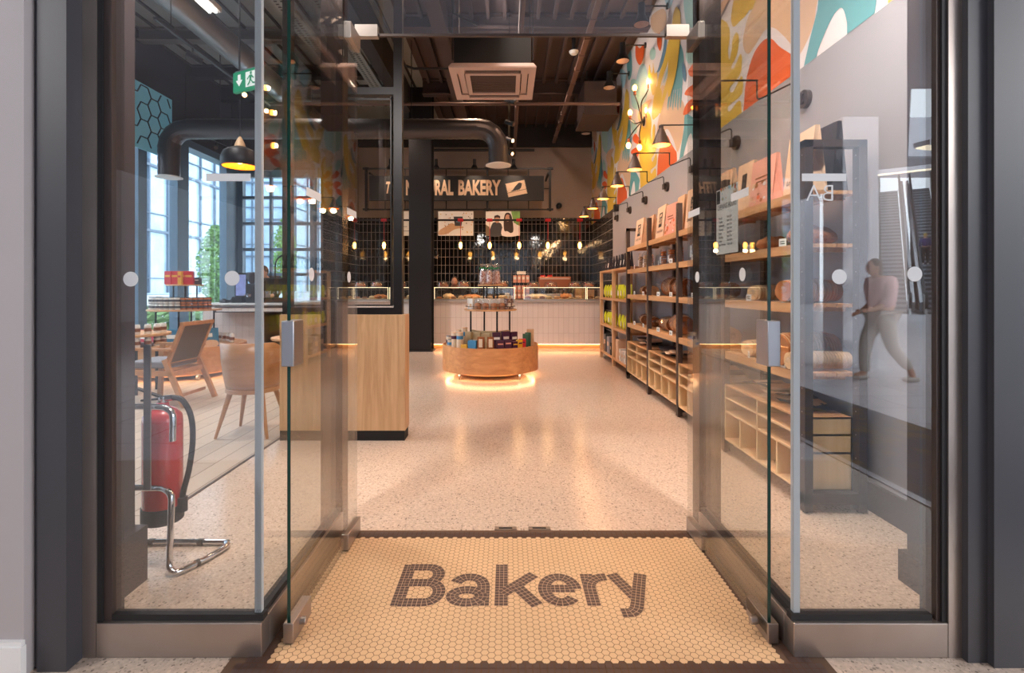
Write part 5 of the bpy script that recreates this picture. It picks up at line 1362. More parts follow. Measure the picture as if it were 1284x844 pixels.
def jar(lid='black_metal', cont='label_white', lab='label_black', r_=.037, h=.095):
    def f():
        o = E('glass_jar'); MB().lathe([(r_ * .9, 0), (r_, .006), (r_, h * .82), (r_ * .8, h * .9)], n=16).build('jar', cont, o)
        MB().lathe([(r_ * .86, h * .9), (r_ * .86, h), (.001, h + .001)], n=16).build('lid', lid, o)
        MB().lathe([(r_ + .001, h * .28), (r_ + .001, h * .62)], n=16).build('label', lab, o)
        return o
    return f
mat('plum', (72, 34, 62), .4); mat('blue_box', (70, 140, 190), .4); mat('box_yellow', (222, 170, 50), .45); mat('box_green', (48, 92, 70), .5); mat('tin_cream', (222, 204, 180), .5); mat('sachet', (176, 156, 120), .6); mat('amber', (190, 110, 50), .25); mat('red_pack', (196, 30, 40), .4); mat('pack_pink', (206, 74, 90), .4); mat('pack_blue', (56, 116, 150), .4)
Z0 = .426
P_ = [  # angle along the front (180 left .. 360 right), radius, builder, key, label, category
 (184, .60, jar('alu', 'tin_cream', 'plum', .04, .14), 'j1', 'cream jar with purple band at the left edge of the drum', 'jar'),
 (196, .60, jar('alu', 'tin_cream', 'plum', .04, .14), 'j1', 'cream jar with purple band, second from the left edge', 'jar'),
 (207, .62, jar('alu', 'tin_cream', 'blue_box', .038, .11), 'j2', 'short cream jar with blue band on the drum', 'jar'),
 (205, .48, tubep('tin_cream', .042, .22, lab='blue_box'), 't1', 'tall cream tube with blue band, left of the pair', 'tube'),
 (216, .60, tubep('tin_cream', .042, .20, lab='plum'), 't3', 'cream tube with purple band near the drum front', 'tube'),
 (218, .45, tubep('tin_cream', .042, .26, lab='blue_box'), 't2', 'tallest cream tube with blue band behind the others', 'tube'),
 (228, .60, tubep('tin_cream', .045, .21, lab='blue_box'), 't4', 'cream tube with blue band beside the yellow box', 'tube'),
 (232, .46, boxp('sachet', .11, .05, .22), 's1', 'olive kraft pouch on the left of the drum', 'pouch'),
 (238, .61, boxp('box_yellow', .10, .07, .06), 'by', 'flat yellow box on the drum front', 'box'),
 (249, .60, boxp('blue_box', .12, .08, .12), 'bb', 'light blue box on the drum front', 'box'),
 (245, .42, boxp('sachet', .13, .05, .21), 's2', 'olive kraft pouch behind the blue box', 'pouch'),
 (260, .61, boxp('bread_dark', .09, .05, .17, 'tin_cream'), 'w1', 'brown window box on the drum front, left one', 'box'),
 (272, .61, boxp('bread_dark', .09, .05, .17, 'tin_cream'), 'w1', 'brown window box on the drum front, right one', 'box'),
 (262, .40, boxp('sachet', .13, .05, .20), 's2b', 'olive kraft pouch behind the window boxes', 'pouch'),
 (284, .61, boxp('plum', .10, .05, .12, None, 'pink_print'), 'p1', 'plum chocolate box on the drum front, first of the row', 'box'),
 (294, .61, boxp('plum', .10, .05, .13, None, 'pink_print'), 'p2', 'plum chocolate box on the drum front, second of the row', 'box'),
 (282, .46, boxp('plum', .11, .05, .22, None, 'label_white'), 'p3', 'tall plum box in the back row, left one', 'box'),
 (297, .48, boxp('plum', .11, .05, .23, None, 'label_white'), 'p4', 'tall plum box in the back row, middle one', 'box'),
 (311, .50, boxp('plum', .11, .05, .22, None, 'label_white'), 'p5', 'tall plum box in the back row, right one', 'box'),
 (304, .61, boxp('plum', .09, .05, .10, None, 'box_yellow'), 'p6', 'plum box with yellow label on the drum front', 'box'),
 (311, .62, boxp('box_yellow', .08, .05, .12, None, 'plum'), 'p7', 'yellow and plum box on the drum front', 'box'),
 (322, .57, boxp('red_pack', .10, .06, .12, None, 'plum'), 'p8', 'red box on the right of the drum front', 'box'),
 (333, .56, boxp('box_green', .08, .07, .18), 'g1', 'dark green box near the right edge of the drum', 'box'),
 (343, .56, boxp('box_green', .08, .07, .19), 'g2', 'dark green box at the right edge of the drum', 'box'),
 (352, .58, boxp('kraft', .10, .08, .23), 'k1', 'kraft pouch at the right edge of the drum', 'pouch'),
]
for a, r_, fn_, key, lb, cat in P_:
    t = R(a); item(key, fn_, (DX + r_ * cos(t), DY + r_ * sin(t), Z0), t + pi / 2 if 225 < a < 320 else 0, lb, cat, 'goods on the centre drum')
for i in range(7):
    a = R(200 + 22 * i); item('s3', boxp('sachet', .12, .05, .22), (DX + .26 * cos(a), DY + .26 * sin(a), Z0), a + pi / 2, 'kraft pouch in the inner ring of the drum, %s from the left' % ORD[i], 'pouch', 'kraft pouches in the inner ring')
# left stand goods
for i in range(4):
    item('redbag', boxp('red_pack', .11, .07, .19, None, 'box_yellow'), (LX - .15 + i * .095, LY - .12, 1.299), R(8 * i - 12), 'red coffee packet on the top tier of the left stand, %s from the left' % ORD[i], 'packet', 'red packets on the left stand')
item('ybag', boxp('box_yellow', .05, .05, .18, None, 'red_pack'), (LX + .05, LY - .19, 1.299), 0, 'narrow yellow packet between the red packets on the left stand', 'packet')
item('dbox', boxp('fire_grey', .13, .06, .10, None, 'label_white'), (LX + .17, LY - .02, 1.299), 0, 'small dark box at the right of the red packets', 'box')
nj = 0
for row, (r_, k) in enumerate(((.41, 17), (.33, 13))):
    for lev in range(2):
        for i in range(k):
            a = R(188 + 164 * (i + .5) / k); right = a > R(290)
            x, y = LX + r_ * cos(a), LY + r_ * sin(a)
            if lev == 1 and (row == 0 and i < 2): continue
            item('jar_amber' if right else 'jar_white', jar('black_metal', 'amber', 'label_black', .032, .085) if right else jar('black_metal', 'label_white', 'fire_grey', .032, .088), (x, y, .946 + lev * .0885 * (1 if not right else .97)), a,
                 '%s jar, left stand middle tier, %s row, %s layer, %s along' % ('amber' if right else 'white', 'front' if row == 0 else 'second', 'upper' if lev else 'lower', (ORD + ['seventeenth'])[i]), 'jar', 'jars on the middle tier of the left stand')
for i, (x, y, m, rz_, lb) in enumerate(((-.46, -.52, 'pack_pink', -35, 'large pink bag behind the armchair'), (-.10, -.66, 'pack_pink', -5, 'second large pink bag behind the armchair back'), (.22, -.64, 'pack_blue', 12, 'large blue bag right of the armchair'), (.55, -.42, 'pack_blue', 50, 'large blue bag at the right edge of the left stand'))):
    def bigbag(m=m):
        o = E('coffee_bag'); w, h, d_ = .30, .27, .10
        MB().add([(-w / 2, -d_ / 2, 0), (w / 2, -d_ / 2, 0), (w / 2, d_ / 2, 0), (-w / 2, d_ / 2, 0), (-w / 2, -.012, h), (w / 2, -.012, h), (w / 2, .012, h), (-w / 2, .012, h)], [(0, 1, 5, 4), (2, 3, 7, 6), (0, 3, 2, 1), (1, 2, 6, 5), (3, 0, 4, 7), (4, 5, 6, 7)]).build('bag_body', m, o, smooth=False)
        mb = MB().poly([(v.x, v.y) for v in spline([(-.12, .02), (.12, .02), (.13, .09), (.02, .11), (-.08, .07)])], lambda u, v_, w_: (u, -.052 + v_ * .15, v_)); mb.build('printed_hill', 'paint_beige' if m != 'pack_pink' else 'leaf', o, smooth=False)
        MB().poly([(-.07, .15), (.07, .15), (.07, .20), (-.07, .20)], lambda u, v_, w_: (u, -.053 + v_ * .15, v_)).build('printed_name', 'label_white', o, smooth=False)
        return o
    item('big' + m, bigbag, (LX + x, LY + y, .426), R(rz_), lb + ' on the left stand', 'coffee bag', 'large bags on the left stand')
for i in range(12):
    a = R(30 + 120 * i / 11); item('jar_tall', jar('label_white', 'label_white', 'bread_dark', .032, .13), (LX + .6 * cos(a), LY + .6 * sin(a), .426), a, 'tall white tub at the back of the left drum, %s from the right' % ORD[i], 'tub', 'white tubs at the back of the left drum')
for i in range(7):
    a = R(150 + 12 * i); item('jar_tall', jar('label_white', 'label_white', 'bread_dark', .032, .13), (LX + .62 * cos(a), LY + .62 * sin(a), .426), a, 'tall white tub at the window side of the left drum, %s along' % ORD[i], 'tub', 'white tubs at the window side')
# round two tier table
tb = E('tiered_table', (-4.5, 6.12, 0), 0, 'two-tier round oak table of small white tubs left of the armchair', 'table')
disc(.40, .71, .03).build('table_top', 'oak_x', tb); disc(.40, .56, .03).build('lower_shelf', 'oak_x', tb)
for k in range(4):
    a = R(45 + 90 * k); MB().cyl((.25 * cos(a), .25 * sin(a), 0), (.25 * cos(a), .25 * sin(a), .68), .018, n=10).build('leg', 'black_metal', tb)
for lev, z in (('top', .711), ('lower shelf', .561)):
    for i in range(9):
        a = R(220 + 150 * i / 8); item('jar_cup', jar('label_white', 'label_white', 'bread_dark' if lev == 'top' else 'paint_sky', .036, .115 if True else .1), (-4.5 + .34 * cos(a), 6.12 + .34 * sin(a), z), a, 'small white tub on the %s of the tiered table, %s from the left' % (lev, ORD[i]), 'tub', 'white tubs on the tiered table')

# ================================================================ SEATING
tc = E('tub_chair', (-2.20, 4.42, 0), R(0), 'bent plywood tub chair with splayed wooden legs seen from behind', 'chair')
n = 26; v = []; prof = []
for i in range(n + 1):
    a = R(180 + 5 - 0 + (170 + 0) * 0) if False else R(-200 + 220 * i / n)
    for (zz, s_) in ((.37, .80), (.50, .90), (.65, .97), (.79, 1.0)):
        top = zz
        if zz > .7: top = .79 - .10 * max(0, (abs(i / n - .5) - .30)) / .2
        v.append((.255 * s_ * cos(a), .255 * s_ * sin(a), top))
mb = MB().add(v, [(i * 4 + j, (i + 1) * 4 + j, (i + 1) * 4 + j + 1, i * 4 + j + 1) for i in range(n) for j in range(3)])
o = mb.build('shell', 'tub_wood', tc, angle=70); sm = o.modifiers.new('thick', 'SOLIDIFY'); sm.thickness = .018
disc(.215, .40, .035, 28).build('seat_base', 'tub_wood', tc); MB().lathe([(.20, .40), (.215, .42), (.20, .455), (.001, .462)], n=28).build('seat_cushion', 'seat_fabric', tc)
for sx, sy in ((-1, -1), (1, -1), (-1, 1), (1, 1)):
    MB().cyl((sx * .13, sy * .12, .38), (sx * .215, sy * .20, 0), .024, .012, 12).build('leg', 'tub_wood', tc)
pt = E('cafe_table', (-2.15, 5.35, 0), 0, 'small round table with a single black leg behind the tub chair', 'table')
disc(.30, .74, .025).build('table_top', 'oak_x', pt); MB().cyl((0, 0, .02), (0, 0, .715), .025, n=12).build('pedestal', 'black_metal', pt); MB().lathe([(.2, 0), (.2, .012), (.03, .025), (.001, .025)]).build('base', 'black_metal', pt)
# lounge armchair facing the window, leaning back to the right
ar = E('armchair', (-3.76, 5.60, 0), R(-91), 'oak armchair with a woven cane back and speckled seat', 'armchair')
w = .27
MB().box(-.24, .24, -.25, .22, .40, .47).build('seat_cushion', 'seat_fabric', ar, bevel=.02, smooth=False)
mb = MB()
for sx in (-w, w): mb.bar((sx, -.27, .37), (sx, .27, .35), .035, .05)
mb.bar((-w, -.27, .37), (w, -.27, .37), .035, .05).bar((-w, .25, .35), (w, .25, .35), .035, .05).bar((-w, .28, .10), (w, .28, .10), .025, .03)
mb.build('seat_frame', 'chair_wood', ar, smooth=False)
for sx in (-w, w):
    MB().bar((sx, -.24, 0), (sx, -.21, .60), .035, .045).build('leg', 'chair_wood', ar, smooth=False)
    MB().bar((sx, .40, 0), (sx, .19, .50), .035, .05).build('leg', 'chair_wood', ar, smooth=False)
    MB().bar((sx, -.28, .615), (sx, .28, .60), .05, .025).build('armrest', 'chair_wood', ar, smooth=False)
b0, b1 = Vector((0, .20, .44)), Vector((0, .37, .87))
mb = MB()
for sx in (-.25, .25): mb.bar((sx, b0.y, b0.z), (sx, b1.y, b1.z), .04, .035)
mb.bar((-.25, b0.y, b0.z), (.25, b0.y, b0.z), .04).bar((-.27, b1.y, b1.z), (.27, b1.y, b1.z), .04)
mb.build('back_frame', 'chair_wood', ar, smooth=False)
MB().add([(-.23, b0.y - .004, b0.z), (.23, b0.y - .004, b0.z), (.23, b1.y - .004, b1.z), (-.23, b1.y - .004, b1.z), (-.23, b0.y + .008, b0.z), (.23, b0.y + .008, b0.z), (.23, b1.y + .008, b1.z), (-.23, b1.y + .008, b1.z)], [(0, 1, 2, 3), (7, 6, 5, 4), (0, 4, 5, 1), (2, 6, 7, 3)]).build('cane_back', 'cane', ar, smooth=False)
# fire extinguisher and chrome stand
st_ = E('extinguisher_stand', (0, 0, 0), 0, 'bent chrome tube stand at the foot of the dark pillar', 'stand')
r_ = .0135
def tubep_(pts, nm='tube'): return MB().tube(spline(pts, 6, False), r_, 12).build(nm, 'chrome', st_, angle=60)
tubep_([(-1.70, 2.27, .36), (-1.56, 2.27, .36), (-1.50, 2.25, .355), (-1.475, 2.24, .33), (-1.472, 2.235, .26), (-1.472, 2.225, .08), (-1.462, 2.215, .03), (-1.43, 2.22, .016), (-1.38, 2.31, .015), (-1.345, 2.43, .015), (-1.36, 2.47, .015), (-1.40, 2.48, .015), (-1.85, 2.48, .015)], 'floor_loop')
tubep_([(-1.74, 2.27, .72), (-1.56, 2.27, .72), (-1.50, 2.26, .71), (-1.478, 2.255, .68), (-1.475, 2.25, .60), (-1.475, 2.25, .575)], 'upper_arm')
for p0, p1 in (((-1.395, 2.283, .015), (-1.387, 2.298, .015)), ((-1.50, 2.48, .015), (-1.475, 2.48, .015)), ((-1.74, 2.48, .015), (-1.715, 2.48, .015))):
    MB().cyl(p0, p1, .0165, n=12).build('rubber_sleeve', 'rubber', st_)
MB().box(-1.60, -1.57, 2.245, 2.252, .36, 1.0).build('back_strap', 'alu', st_, smooth=False)
fe = E('fire_extinguisher', (-1.60, 2.37, .17), 0, 'red fire extinguisher with black hose and black base ring by the left pane', 'fire extinguisher')
MB().lathe([(.080, .05), (.082, .06), (.082, .46), (.078, .49), (.055, .515), (.028, .53), (.024, .55), (.001, .55)], n=32).build('cylinder', 'red', fe)
MB().lathe([(.078, 0), (.086, .006), (.086, .075), (.083, .075)], n=32).build('base_ring', 'rubber', fe)
MB().cyl((0, 0, .54), (0, 0, .575), .020, n=14).cyl((.0, 0, .565), (.05, 0, .57), .014, n=12).build('valve', 'chrome', fe)
MB().bar((-.01, 0, .575), (-.11, -.01, .615), .022, .008).bar((-.01, 0, .565), (-.09, -.01, .56), .02, .008).build('squeeze_handle', 'rubber', fe, smooth=False)
MB().tube(spline([(.045, 0, .57), (.09, 0, .56), (.13, 0, .49), (.140, 0, .38), (.125, 0, .25), (.098, -.0, .14), (.092, 0, .10)], 6, False), .0125, 12).build('hose', 'rubber', fe)
MB().cyl((.092, 0, .11), (.092, 0, .045), .022, n=14).box(.07, .10, -.02, .02, .06, .08).build('nozzle', 'rubber', fe)
MB().lathe([(.0828, .20), (.0828, .34)], n=32).build('instruction_label', 'red_label', fe) if False else None
# coffee counter equipment
tcx = lambda px, Y: (px - 636) / 640 * Y
tp = E('till_screen', (tcx(302, 8.5), 8.5, 1.0), R(0), 'upright till screen in a black frame on the coffee counter', 'screen')
bz = B(-.10, .10, 0, .03, .09, .50).build('bezel', 'black_matte', tp, smooth=False) 
mat('screen_blue', (120, 130, 180), .2, emit=(130, 140, 190), es=.5, noise=.3, scale=12)
B(-.083, .083, -.002, 0, .12, .47).build('display', 'screen_blue', bz, smooth=False); B(-.13, .03, -.04, .14, 0, .10).build('stand', 'black_matte', tp, smooth=False)
gr = E('coffee_grinder', (tcx(316, 8.55), 8.55, 1.0), 0, 'black coffee grinder with hopper beside the till screen', 'coffee grinder')
B(-.07, .07, -.08, .1, 0, .32).build('body', 'black_matte', gr, bevel=.01, smooth=False); MB().lathe([(.03, .32), (.09, .42), (.09, .50), (.07, .51), (.001, .515)], n=18).build('hopper', 'fire_grey', gr)
MB().cyl((0, -.1, .10), (0, -.1, .15), .04, n=14).bar((0, -.1, .14), (0, -.24, .13), .02).build('portafilter', 'chrome', gr)
em = E('espresso_machine', (tcx(340, 8.75), 8.75, 1.0), 0, 'black espresso machine on the coffee counter', 'coffee machine')
B(-.16, .30, -.15, .2, .20, .42).build('body', 'black_matte', em, bevel=.02, smooth=False); B(-.16, .30, -.2, .2, 0, .08).build('drip_tray', 'black_metal', em, smooth=False)
MB().box(-.14, -.10, .0, .18, .08, .2).box(.24, .28, 0, .18, .08, .2).build('side_posts', 'alu', em, smooth=False)
MB().cyl((0, -.1, .20), (0, -.1, .15), .035, n=12).cyl((.18, -.1, .20), (.18, -.1, .15), .035, n=12).build('group_head', 'chrome', em)
for i, px in enumerate((281, 287)):
    o = thing(MB().box(-.05, .05, -.05, .05, 0, .05).cyl((0, 0, .05), (0, 0, .07), .03, n=10).build('card_reader', 'fire_grey', smooth=False), 'small grey device at the left end of the coffee counter, %s one' % ORD[i], 'card reader', 'devices at the counter end'); o.location = (tcx(px, 8.5), 8.5 + i * .12, 1.0)
lc = E('arched_lamp', (tcx(345, 9.0), 9.0, 1.0), 0, 'thin dark arched tap lamp standing on the coffee counter', 'lamp')
MB().tube(spline([(0, 0, 0), (0, 0, .55), (.02, 0, .72), (.12, 0, .82), (.24, 0, .82)], 6, False), .014, 8).build('arm', 'black_metal', lc); MB().lathe([(.02, .02), (.05, 0), (.05, -.0)], n=12).build('foot', 'black_metal', lc)

# ================================================================ OUTSIDE THE WINDOWS
S('ground_street', B(-60, XL - .25, -6, 60, -.12, -.02), 'pavement', 'pale pavement outside the windows', smooth=False)
def facade(name, x0, x1, y0, y1, h, label, dx=1.4, dz=3.2):
    o = E(name, (0, 0, 0), 0, label, 'building')
    MB().box(x0, x1, y0, y1, 0, h).build('glass_skin', 'facade_glass', o, smooth=False)
    mb = MB(); y = y0
    while y <= y1: mb.box(x1, x1 + .12, y, y + .08, 1, h); y += dx
    x = x0
    while x <= x1: mb.box(x, x + .08, y0 - .12, y0, 1, h); x += dx
    z = .8
    while z <= h: mb.box(x1, x1 + .15, y0, y1, z, z + .12).box(x0, x1, y0 - .15, y0, z, z + .12).box(x1, x1 + .1, y0, y1, z + .9, z + .95).box(x0, x1, y0 - .1, y0, z + .9, z + .95); z += dz
    mb.build('mullions', 'facade_mullion', o, smooth=False)
    MB().box(x0, x1 + .2, y0 - .2, y1, h, h + .4).box(x0, x1 + .3, y0 - .3, y1, 0, .9).build('roof_and_plinth', 'facade_white', o, smooth=False)
    return o
facade('office_building', -30, -17.5, 15, 31, 11.5, 'pale blue glass office block seen through the left windows')
facade('office_building', -40, -15, 36, 48, 10.5, 'pale office block far behind the gridded window', 2.2, 2.6)
def tree(loc, h, label, seed):
    rnd = random.Random(seed); o = E('street_tree', loc, 0, label, 'tree', 'young trees on the street')
    mb = MB().tube([(0, 0, 0), (.03, 0, h * .4), (-.02, 0, h * .95)], [.05, .04, .012], 8)
    for i in range(14):
        z = h * rnd.uniform(.3, .9); a = rnd.uniform(0, 6.3); L = (1.05 - z / h) * .9 + .2
        mb.tube([(0, 0, z), (cos(a) * L, sin(a) * L, z + L * .6)], [.015, .005], 5)
    mb.build('trunk', 'bark', o)
    v = []; f_ = []
    for i in range(2600):
        z = rnd.uniform(.25, 1.02); rr = (sin(pi * min(1, (z - .2) / .85)) ** .8) * .55 * rnd.uniform(.15, 1); a = rnd.uniform(0, 6.3)
        c = Vector((rr * cos(a), rr * sin(a), z * h)); d1 = Vector((rnd.uniform(-1, 1), rnd.uniform(-1, 1), rnd.uniform(-1, 1))).normalized() * .06; d2 = d1.orthogonal().normalized() * .035
        k = len(v); v += [c - d1, c + d2, c + d1, c - d2]; f_.append((k, k + 1, k + 2, k + 3))
    MB().add(v, f_).build('foliage', 'leaf', o, smooth=False)
tree((-8.9, 15.6, -.02), 3.1, 'slim young tree with light green leaves outside the window', 4)
tree((-9.6, 22, -.02), 4.2, 'young tree outside the gridded window', 12)
rnd = random.Random(3); v = []; f_ = []
for i in range(5000):
    c = Vector((rnd.uniform(-17, -6.6), rnd.uniform(12.2, 13.6), rnd.uniform(0, .75))); d1 = Vector((rnd.uniform(-1, 1), rnd.uniform(-1, 1), rnd.uniform(-.3, 1))).normalized() * .11; d2 = d1.orthogonal().normalized() * .05
    k = len(v); v += [c - d1, c + d2, c + d1, c - d2]; f_.append((k, k + 1, k + 2, k + 3))
tag(MB().add(v, f_).build('hedge', 'grass', smooth=False), 'low green planting strip outside the windows', 'planting', kind='stuff')

# ================================================================ THE MALL BEHIND THE CAMERA (seen mirrored in the glass)
def V(px, py, Yv): return ((px - 636) / 640 * Yv, 3.47 - Yv, 1.25 + (361 - py) / 640 * Yv)
S('wall_mall_back', MB().box(-14, 24, -36, -35.7, 0, 9).box(46, 46.2, -44, 1.6, 0, 12).box(-14.2, -14, -34, 1.6, 0, 8), 'mall_white', 'far white walls of the mall hall', smooth=False)
S('ceiling_mall', MB().box(-14, 6.2, -34, 1.6, 5.5, 5.7).poly([(6.2, 1.6), (12, 1.6), (12, -7.4), (8.63, -7.4), (14.2, -14.6), (14.2, -34), (6.2, -34)], lambda u, v, w: (u, v, 5.5 + w), .2).box(26, 46, -44, -28, 11.5, 11.7), 'mall_grey', 'grey mall ceiling with skylight gaps', smooth=False)
S('wall_mall_fascia', MB().box(9.8, 46, -15.2, -14.9, 6.0, 7.4).box(5.2, 5.75, -4.9, -4.4, 0, 3.9), 'mall_white', 'white fascia and column in the mall hall', smooth=False)
def ceil_light(p0, p1, lb):
    o = E('linear_ceiling_light', (0, 0, 0), 0, lb, 'ceiling light', 'linear lights of the mall')
    MB().bar(p0, p1, .30, .10).build('housing', 'mall_white', o, smooth=False)
    q0, q1 = Vector(p0) - Vector((0, 0, .06)), Vector(p1) - Vector((0, 0, .06)); MB().bar(q0, q1, .22, .03).build('diffuser', 'panel_light', o, smooth=False)
ceil_light((8.2, -6.6, 4.1), (11.6, -7.6, 4.1), 'long ceiling light of the mall mirrored in the right pane, nearer one')
ceil_light((9.2, -9.8, 4.2), (14.5, -10.6, 4.9), 'long ceiling light of the mall mirrored in the right pane, farther one')
# mall entrance frame sign board mirrored high up
dirE = Vector((.585, -.811, 0)); nrm = Vector((.811, .585, 0)); zv = Vector((0, 0, 1))
def escalator(base, label, W_=1.0):
    o = E('escalator', base, 0, label, 'escalator', 'escalators in the mall')
    Lr = 14.0; sl = math.tan(R(30)); st2 = .40
    mb = MB(); n = int(Lr / st2)
    for i in range(n):
        c = dirE * (i * st2 + .5); z = i * st2 * sl
        a, b_ = c - nrm * W_ / 2, c + nrm * W_ / 2; d_ = dirE * st2
        vs_ = [a, b_, b_ + d_, a + d_, a + zv * (z + .2), b_ + zv * (z + .2), b_ + d_ + zv * (z + .2), a + d_ + zv * (z + .2)]
        mb.use('escalator_risers').add(vs_, [(0, 1, 5, 4), (1, 2, 6, 5), (2, 3, 7, 6), (3, 0, 4, 7)]).use('escalator_steps').add(vs_, [(4, 5, 6, 7)])
        mb.add([p_ + zv * (z + q_) - dirE * .004 for q_ in (.09, .2) for p_ in (a, b_)], [(0, 1, 3, 2)])
    mb.build('steps', None, o, smooth=False)
    for s_ in (-1, 1):
        off = nrm * s_ * (W_ / 2 + .06)
        top = dirE * Lr + zv * Lr * sl
        p = [off - dirE * .5, off + dirE * .6, off + top]
        mb = MB(); hgt = zv * .95; t = nrm * .03
        for i in range(2):
            a, b_ = p[i], p[i + 1]
            mb.add([a - t, a + t, b_ + t, b_ - t, a - t + hgt, a + t + hgt, b_ + t + hgt, b_ - t + hgt], [(0, 1, 2, 3), (4, 5, 6, 7), (0, 1, 5, 4), (1, 2, 6, 5), (2, 3, 7, 6), (3, 0, 4, 7)])
        mb.build('balustrade', 'white_paint', o, smooth=False)
        MB().tube([p[0] + zv * .3 - dirE * .15, p[0] + zv * .8 - dirE * .2, p[0] + hgt + zv * .04, p[1] + hgt + zv * .04, p[2] + hgt + zv * .04], .06, 8).build('handrail', 'rubber_rail', o)
        mb = MB(); a, b_ = off + nrm * s_ * .14 + dirE * .3, off + nrm * s_ * .14 + top
        mb.bar(a + zv * .35, b_ + zv * .35, .14, .5).build('skirt', 'alu', o, smooth=False)
bx0 = V(1181, 395, 23.5)
escalator((bx0[0], bx0[1], 0), 'right-hand grey escalator mirrored in the right pane with a rider')
escalator((bx0[0] - nrm.x * 1.7, bx0[1] - nrm.y * 1.7, 0), 'empty escalator mirrored beside the one with a rider')

# ================================================================ PEOPLE
def figure(name, J, rads, label, clothes, loc, rz, head=(0, 0, 1.52), hair='hair_brown', lean=0, long_hair=False, scale=1):
    """one continuous skinned body; clothing and hair are separate children"""
    o = E(name, loc, rz, label, 'person'); o.scale = (scale,) * 3
    def skin(nm, verts, edges, rr, m, sub=1):
        me = bpy.data.meshes.new(nm); me.from_pydata(verts, edges, []); ob = bpy.data.objects.new(nm, me); C.objects.link(ob); ob.parent = o
        me.materials.append(MATS[m]); md = ob.modifiers.new('skin', 'SKIN'); md.use_smooth_shade = True
        for i, v_ in enumerate(me.skin_vertices[0].data): v_.radius = rr[i] if isinstance(rr[i], tuple) else (rr[i], rr[i])
        me.skin_vertices[0].data[0].use_root = True
        s_ = ob.modifiers.new('sub', 'SUBSURF'); s_.levels = s_.render_levels = sub
        return ob
    names = list(J); idx = {k: i for i, k in enumerate(names)}
    ED = [('pelvis', 'waist'), ('waist', 'chest'), ('chest', 'neck'), ('neck', 'headc')]
    for s_ in 'lr': ED += [('chest', 'sh' + s_), ('sh' + s_, 'el' + s_), ('el' + s_, 'wr' + s_), ('wr' + s_, 'ha' + s_), ('pelvis', 'hi' + s_), ('hi' + s_, 'kn' + s_), ('kn' + s_, 'an' + s_), ('an' + s_, 'to' + s_)]
    RD = dict(pelvis=.12, waist=.115, chest=.13, neck=.052, headc=.06, sh=.052, el=.040, wr=.028, ha=.030, hi=.085, kn=.055, an=.036, to=.036)
    rr = [RD.get(k, RD.get(k[:2])) * rads for k in names]
    verts = [J[k] for k in names]
    e_ = [(idx[a], idx[b]) for a, b in ED]
    # fingers as separate short chains rooted in the palm
    for s_ in 'lr':
        h = Vector(J['ha' + s_]); w_ = Vector(J['wr' + s_]); d_ = (h - w_).normalized(); side = d_.cross(Vector((1, 0, 0)))
        if side.length < .1: side = Vector((0, 1, 0))
        side.normalize()
        for q in range(4):
            b0_ = h + side * (.012 * (q - 1.5)); b1_ = b0_ + d_ * (.055 + .008 * (1.5 - abs(q - 1.5)))
            b2_ = b1_ + d_ * .025 + Vector((0, 0, -.008)); k = len(verts)
            verts += [tuple(b0_), tuple(b1_), tuple(b2_)]; e_ += [(idx['ha' + s_], k), (k, k + 1), (k + 1, k + 2)]; rr += [.010, .008, .007]
        k = len(verts); t1 = w_.lerp(h, .5) + side * .035; t2 = t1 + d_ * .04 + side * .01
        verts += [tuple(t1), tuple(t2)]; e_ += [(idx['ha' + s_], k), (k, k + 1)]; rr += [.010, .008]
    skin('body', verts, e_, rr, 'skin')
    # head with face
    H = Vector(J['headc']); hd = MB().use('skin').ball(H, .075, .092, .115, 18, 12)
    hd.ball(H + Vector((0, -.092, -.012)), .012, .018, .02, 8, 6)
    for s_ in (-1, 1): hd.ball(H + Vector((s_ * .075, .0, -.005)), .012, .02, .03, 8, 6)
    hd.use('black_matte')
    for s_ in (-1, 1): hd.ball(H + Vector((s_ * .028, -.083, .012)), .009, .006, .006, 8, 6)
    hd.use('pack_pink').ball(H + Vector((0, -.085, -.05)), .022, .006, .006, 8, 6).build('head', None, o, angle=70)
    hb = MB().ball(H + Vector((0, .022, .028)), .086, .092, .105, 16, 10)
    if long_hair: hb.ball(H + Vector((0, .06, -.05)), .08, .055, .12, 14, 8)
    hb.build('hair', hair, o, angle=70)
    g = lambda *k: [J[x] for x in k]
    f = rads
    # top
    vt = g('pelvis', 'waist', 'chest', 'shl', 'ell', 'wrl', 'shr', 'elr', 'wrr'); wl = Vector(vt[4]).lerp(Vector(vt[5]), .55); wr_ = Vector(vt[7]).lerp(Vector(vt[8]), .55); vt[5] = tuple(wl); vt[8] = tuple(wr_)
    vt.append(tuple(Vector(J['chest']).lerp(Vector(J['neck']), .72)))
    skin('top', vt, [(0, 1), (1, 2), (2, 3), (3, 4), (4, 5), (2, 6), (6, 7), (7, 8), (2, 9)], [(.15 * f, .14 * f), .145 * f, .16 * f, .085 * f, .068 * f, .058 * f, .085 * f, .068 * f, .058 * f, .085 * f], clothes[0])
    vt = g('pelvis', 'hil', 'knl', 'anl', 'hir', 'knr', 'anr')
    skin('trousers', vt, [(0, 1), (1, 2), (2, 3), (0, 4), (4, 5), (5, 6)], [.13 * f, .105 * f, .078 * f, .062 * f, .105 * f, .078 * f, .062 * f], clothes[1])
    for s_ in 'lr':
        a, t = Vector(J['an' + s_]), Vector(J['to' + s_]); d_ = (t - a); d_.z = 0
        m_ = a + d_ * .35
        MB().ball((0, 0, 0), .045, .13, .04, 12, 8).build('shoe', clothes[2], o, angle=70).location = (m_.x, m_.y, max(.035, min(a.z, t.z) - .02))
    return o
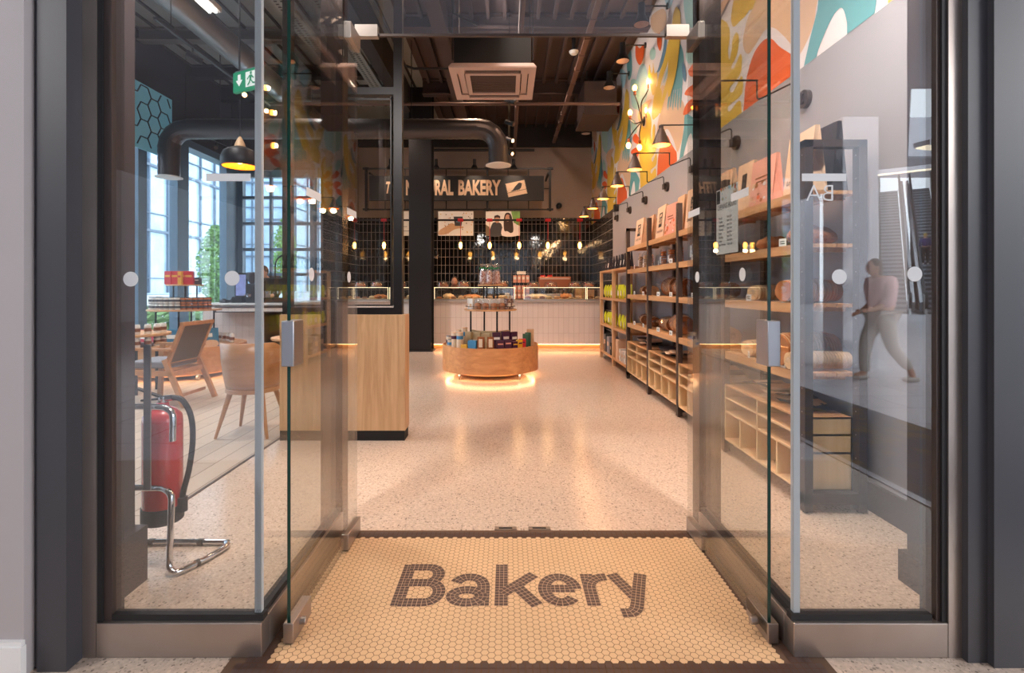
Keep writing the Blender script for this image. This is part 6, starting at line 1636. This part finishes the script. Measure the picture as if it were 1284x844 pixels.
def pose(stand=True, **kw):
    J = dict(pelvis=(0, 0, .94), waist=(0, 0, 1.08), chest=(0, .0, 1.30), neck=(0, -.01, 1.46), headc=(0, -.03, 1.60),
             shl=(.17, 0, 1.38), ell=(.22, .02, 1.10), wrl=(.23, -.04, .87), hal=(.23, -.06, .79), shr=(-.17, 0, 1.38), elr=(-.22, .02, 1.10), wrr=(-.23, -.04, .87), har=(-.23, -.06, .79),
             hil=(.09, 0, .88), knl=(.10, -.01, .48), anl=(.10, .02, .08), tol=(.11, -.14, .035), hir=(-.09, 0, .88), knr=(-.10, -.01, .48), anr=(-.10, .02, .08), tor=(-.11, -.14, .035))
    J.update(kw); return J
# walker in the mall: mid stride to the side
wk = pose(chest=(0, -.03, 1.28), neck=(0, -.06, 1.44), headc=(0, -.11, 1.57), shl=(.18, -.02, 1.37), ell=(.22, .05, 1.10), wrl=(.22, -.12, .96), hal=(.22, -.19, .93), elr=(-.22, -.05, 1.10), wrr=(-.20, -.25, 1.0), har=(-.2, -.32, .99),
          knl=(.10, -.16, .50), anl=(.10, -.16, .09), tol=(.10, -.32, .05), knr=(-.10, .06, .49), anr=(-.10, .32, .17), tor=(-.10, .36, .05))
figure('person', wk, 1.15, 'person in a dusty pink top and beige trousers walking past, mirrored in the right pane', ('cloth_pink', 'cloth_beige', 'cloth_beige'), (5.04, -3.37, 0), R(-90), hair='hair_brown', long_hair=True, scale=.97)
rp = Vector(bx0) + dirE * 4.7 - nrm * .28
figure('person', pose(wrl=(.2, .0, .9), hal=(.2, -.02, .84)), 1.1, 'person in a dark purple top riding up the escalator, seen from behind', ('cloth_purple', 'cloth_black', 'white_paint'), (rp.x, rp.y, 4.7 * math.tan(R(30)) - .2), R(36), hair='hair_blond', scale=.98)
# staff
figure('person', pose(chest=(0, -.10, 1.27), neck=(0, -.17, 1.41), headc=(0, -.24, 1.50), ell=(.24, -.14, 1.12), wrl=(.16, -.34, 1.06), hal=(.14, -.41, 1.05), elr=(-.24, -.14, 1.12), wrr=(-.16, -.34, 1.06), har=(-.14, -.41, 1.05)), 1.0, 'person in dark clothes working behind the coffee counter', ('cloth_black', 'cloth_black', 'black_matte'), (tcx(340, 9.62), 9.62, 0), R(-10), scale=1.02)
figure('person', pose(chest=(0, -.16, 1.2), neck=(0, -.26, 1.32), headc=(0, -.34, 1.38), shl=(.17, -.16, 1.28), shr=(-.17, -.16, 1.28), ell=(.22, -.22, 1.02), wrl=(.16, -.4, .98), hal=(.15, -.46, .97), elr=(-.22, -.22, 1.02), wrr=(-.16, -.4, .98), har=(-.15, -.46, .97)), 1.0, 'person in black bending behind the back counter right of the steel column', ('cloth_black', 'cloth_black', 'black_matte'), (-1.18, 11.8, 0), R(0), scale=1.0)
